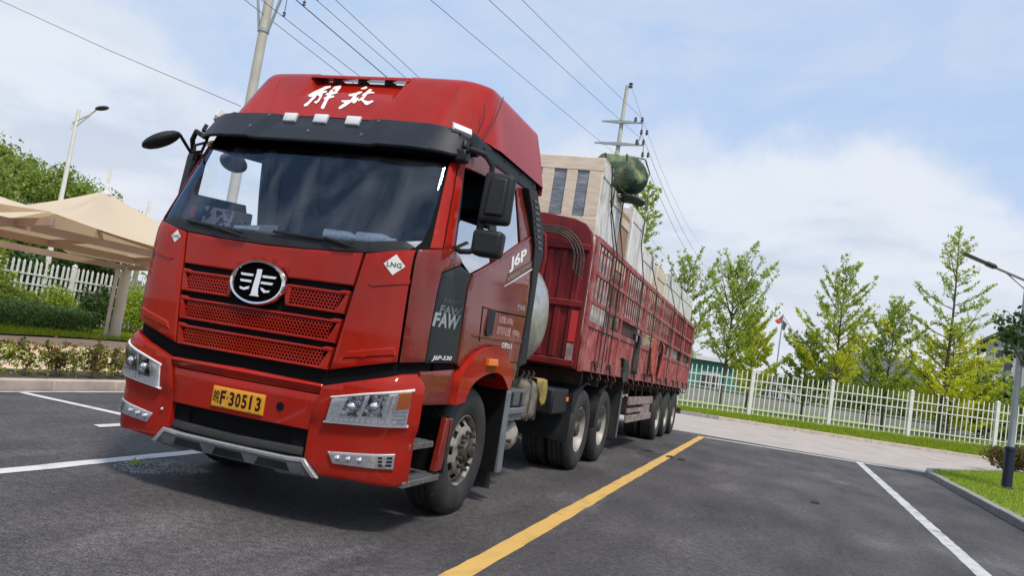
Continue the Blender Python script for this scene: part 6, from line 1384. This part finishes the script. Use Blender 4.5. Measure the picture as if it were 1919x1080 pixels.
# buildings
def building(name, label, pl_px, pr_px, D0, D1, h, dep, wall, roof, rtype='flat', rh=1.2, wins=None, over=.4):
    A_, B_ = depth(*pl_px, D0), depth(*pr_px, D1); A_.z = B_.z = 0; d = (B_-A_); L = d.length; t_ = thing(name, label, 'building', A_, math.atan2(d.y, d.x))
    ob('wall', MB().box(0, L, 0, dep, -.2, h), wall, t_)
    if rtype == 'flat': ob('roof', MB().box(-over, L+over, -over, dep+over, h, h+.28), roof, t_)
    elif rtype == 'gable_x': ob('roof', MB().prism([(-over, h-.1), (dep+over, h-.1), (dep/2, h+rh)], -over, L+over, lambda a, b, c: (c, a, b)), roof, t_)
    else:
        ob('gable', MB().prism([(0, h), (L, h), (L/2, h+rh-.05)], .01, dep-.01, lambda a, b, c: (a, c, b)), wall, t_)
        ob('roof', MB().hexa([(-over, -over, h-.25), (L/2, -over, h+rh), (L/2, dep+over, h+rh), (-over, dep+over, h-.25), (-over, -over, h), (L/2, -over, h+rh+.25), (L/2, dep+over, h+rh+.25), (-over, dep+over, h)]).hexa([(L/2, -over, h+rh), (L+over, -over, h-.25), (L+over, dep+over, h-.25), (L/2, dep+over, h+rh), (L/2, -over, h+rh+.25), (L+over, -over, h), (L+over, dep+over, h), (L/2, dep+over, h+rh+.25)]), roof, t_)
    for (x_, z, w_, hh) in wins or []:
        wi = ob('window', MB().box(x_-w_/2-.08, x_+w_/2+.08, -.06, .0-.002, z-.08, z+hh+.08), 'roof_white', t_); ob('pane', MB().box(x_-w_/2, x_-.04, -.09, -.062, z, z+hh).box(x_+.04, x_+w_/2, -.09, -.062, z, z+hh), 'window_dark', wi)
    return t_
building('shed', 'long low teal shed with a white roof behind the fence', (1235, 700), (1386, 715), 56, 56, 2.9, 8, 'teal_wall', 'roof_white', wins=[(3.6, 1.0, 1.2, 1.0)])
building('shed', 'low grey shed with pale roof behind the middle fence', (1392, 730), (1560, 745), 60, 60, 2.6, 8, 'wall_grey', 'roof_white', wins=[(2.0, .9, 1.4, 1.1), (5.0, .9, 1.4, 1.1)])
building('house', 'grey-roofed low house between the trees at right', (1610, 760), (1745, 775), 66, 66, 3.6, 9, 'wall_grey', 'roof_grey', 'gable_x', 2.4, wins=[(1.5, 1.2, 1.2, 1.2), (4.2, 1.2, 1.2, 1.2)])
building('house', 'pale three-storey house with mossy pitched roof at the right edge', (1835, 780), (2010, 800), 60, 57, 7.6, 10, 'wall_white', 'roof_moss', 'gable_y', 2.2, over=.7, wins=[(x_, z, 1.1, 1.5) for z in (1.0, 3.4, 5.7) for x_ in (1.2, 3.4, 5.6)])
W0, W1 = depth(1240, 700, 47), depth(2050, 880, 47)
W0.z = W1.z = 0; dW = W1-W0
tag(ob('boundary_wall', MB().bar((0, 0, .5), dW+Vector((0, 0, .5)), .2, 1.1).bar((0, 0, 1.09), dW+Vector((0, 0, 1.09)), .3, .08), 'wall_grey', None, loc=W0), 'low grey wall running behind the white picket fence', 'wall')
p0, p1 = depth(1455, 690, 55), depth(1466, 588, 55)
fg = thing('flagpole', 'slim pole flying a small red flag between the trees', 'flagpole', (p0.x, p0.y, 0))
ob('pole', MB().tube([(0, 0, 0), (0, 0, p1.z)], [.06, .04], 8), 'pole_grey', fg)
ob('flag', MB().add([(0, 0, p1.z), (-.22, .02, p1.z-.3), (-.52, -.03, p1.z-.52), (-.3, .02, p1.z-.72), (0, 0, p1.z-.62)], [(0, 1, 2, 3, 4)]), 'flag_red', fg); ob('flag', MB().add([(.02, 0, p1.z-.4), (.34, .02, p1.z-.65), (.2, 0, p1.z-1.15), (0, 0, p1.z-1.05)], [(0, 1, 2, 3)]), 'flag_dark', fg)
ob('stay', MB().tube([(0, 0, p1.z-.1), (2.4, 0, p1.z-3.2)], .02, 5), 'wire', fg)
# far tree line closing the horizon
P = []
for i in range(150):
    a = R(-62+i*.75); D = 150+random.uniform(-15, 25); c = np.array([CAM[0]+D*math.sin(a), CAM[1]+D*math.cos(a), 0]); hh = random.uniform(2.5, 5.5)
    u = RNG.normal(0, 1, (150, 3)); u[:, 2] = np.abs(u[:, 2]); P.append(c+u*np.array([[2.2, 2.2, hh*.42]]))
tag(link('far_wood', leafmesh('far_wood', np.concatenate(P), .55, 'leaf_tree')), 'distant belt of trees along the horizon', 'trees', kind='stuff')

# ---------------------------------------------------------------- small things on the asphalt
def blob(name, cx, cy, rx, ry, m, seed, z=.004, h=0.0, rot=0, label=None, cat=None):
    r_ = random.Random(seed); mb = MB(); n = 40; ph = [r_.uniform(0, 6) for _ in range(4)]; rr = [1+.14*math.sin(2*t+ph[0])+.09*math.sin(5*t+ph[1])+.06*math.sin(9*t+ph[2]) for t in np.linspace(0, 2*np.pi, n, endpoint=False)]
    for j, s_ in enumerate((1, .8, .5, .2)):
        for k in range(n):
            t = 2*math.pi*k/n; x_, y = rx*s_*rr[k]*math.cos(t), ry*s_*rr[k]*math.sin(t); mb.v.append((cx+x_*math.cos(rot)-y*math.sin(rot), cy+x_*math.sin(rot)+y*math.cos(rot), z+h*(1-s_*s_)+(r_.uniform(-.2, .2)*h if j else 0)))
    for j in range(3):
        for k in range(n): mb.f.append((j*n+k, j*n+(k+1) % n, (j+1)*n+(k+1) % n, (j+1)*n+k))
    mb.f.append(tuple(3*n+k for k in range(n))); o = ob(name, mb, m, None, smooth=True)
    if label: tag(o, label, cat)
    else: struct(o)
    return o
c0 = at(305, 877, 'z', 0); n_ = 2600; an = RNG.uniform(0, 2*np.pi, n_); rd = np.sqrt(RNG.uniform(0, 1, n_))*RNG.uniform(.75, 1.1, n_)
gx = c0.x+.30*rd*np.cos(an)*1.0+.05*np.sin(3*an); gy_ = c0.y+.36*rd*np.sin(an)+.04*np.cos(2*an); sz = RNG.uniform(.003, .009, n_)
tv_ = RNG.normal(0, 1, (n_, 4, 3)); tv_ /= np.linalg.norm(tv_, axis=2)[:, :, None]; tv_ *= sz[:, None, None]; ctr = np.stack([gx, gy_, sz*.6+.001], 1)
V_ = ctr[:, None, :]+tv_; V_ = V_[:, [0, 1, 2, 0, 2, 3, 0, 3, 1, 1, 3, 2], :].reshape(-1, 3)
tag(link('grit_patch', fastmesh('grit_patch', V_, 3, 'grit_light')), 'pale scatter of grit on the asphalt before the bumper', 'grit', kind='stuff')
for i, (px, rx, ry) in enumerate((((1225, 853), .30, .55), ((1185, 838), .35, .5), ((1265, 838), .2, .5))):
    c0 = at(*px, 'z', 0); blob('oil_stain', c0.x, c0.y, rx, ry, 'oil_stain', 10+i, .002)
for i, (px, lb) in enumerate((((1254, 858), 'small black rubber scrap lying on the yellow line'), ((1277, 863), 'small black rubber scrap lying right of the yellow line'), ((1527, 944), 'tiny dark scrap on the asphalt beside the worn white line'))):
    c0 = at(*px, 'z', 0); o = ob('rubber_scrap', MB().hexa([(-.06, -.05, 0), (.07, -.04, 0), (.06, .05, 0), (-.05, .04, 0), (-.04, -.03, .03), (.05, -.03, .02), (.05, .03, .035), (-.04, .03, .02)]), 'rubber', None, bevel=.008, loc=(c0.x, c0.y, .005)); tag(o, lb, 'scrap')
c0 = at(253, 873, 'z', 0); tag(link('leaf', leafmesh('leaf', np.array([[0, 0, .02], [.03, .02, .025], [-.03, .01, .02]]), .045, 'leaf_shrub'), None, (c0.x, c0.y, .004)), 'small green leaf on the asphalt beside the grit', 'leaf')
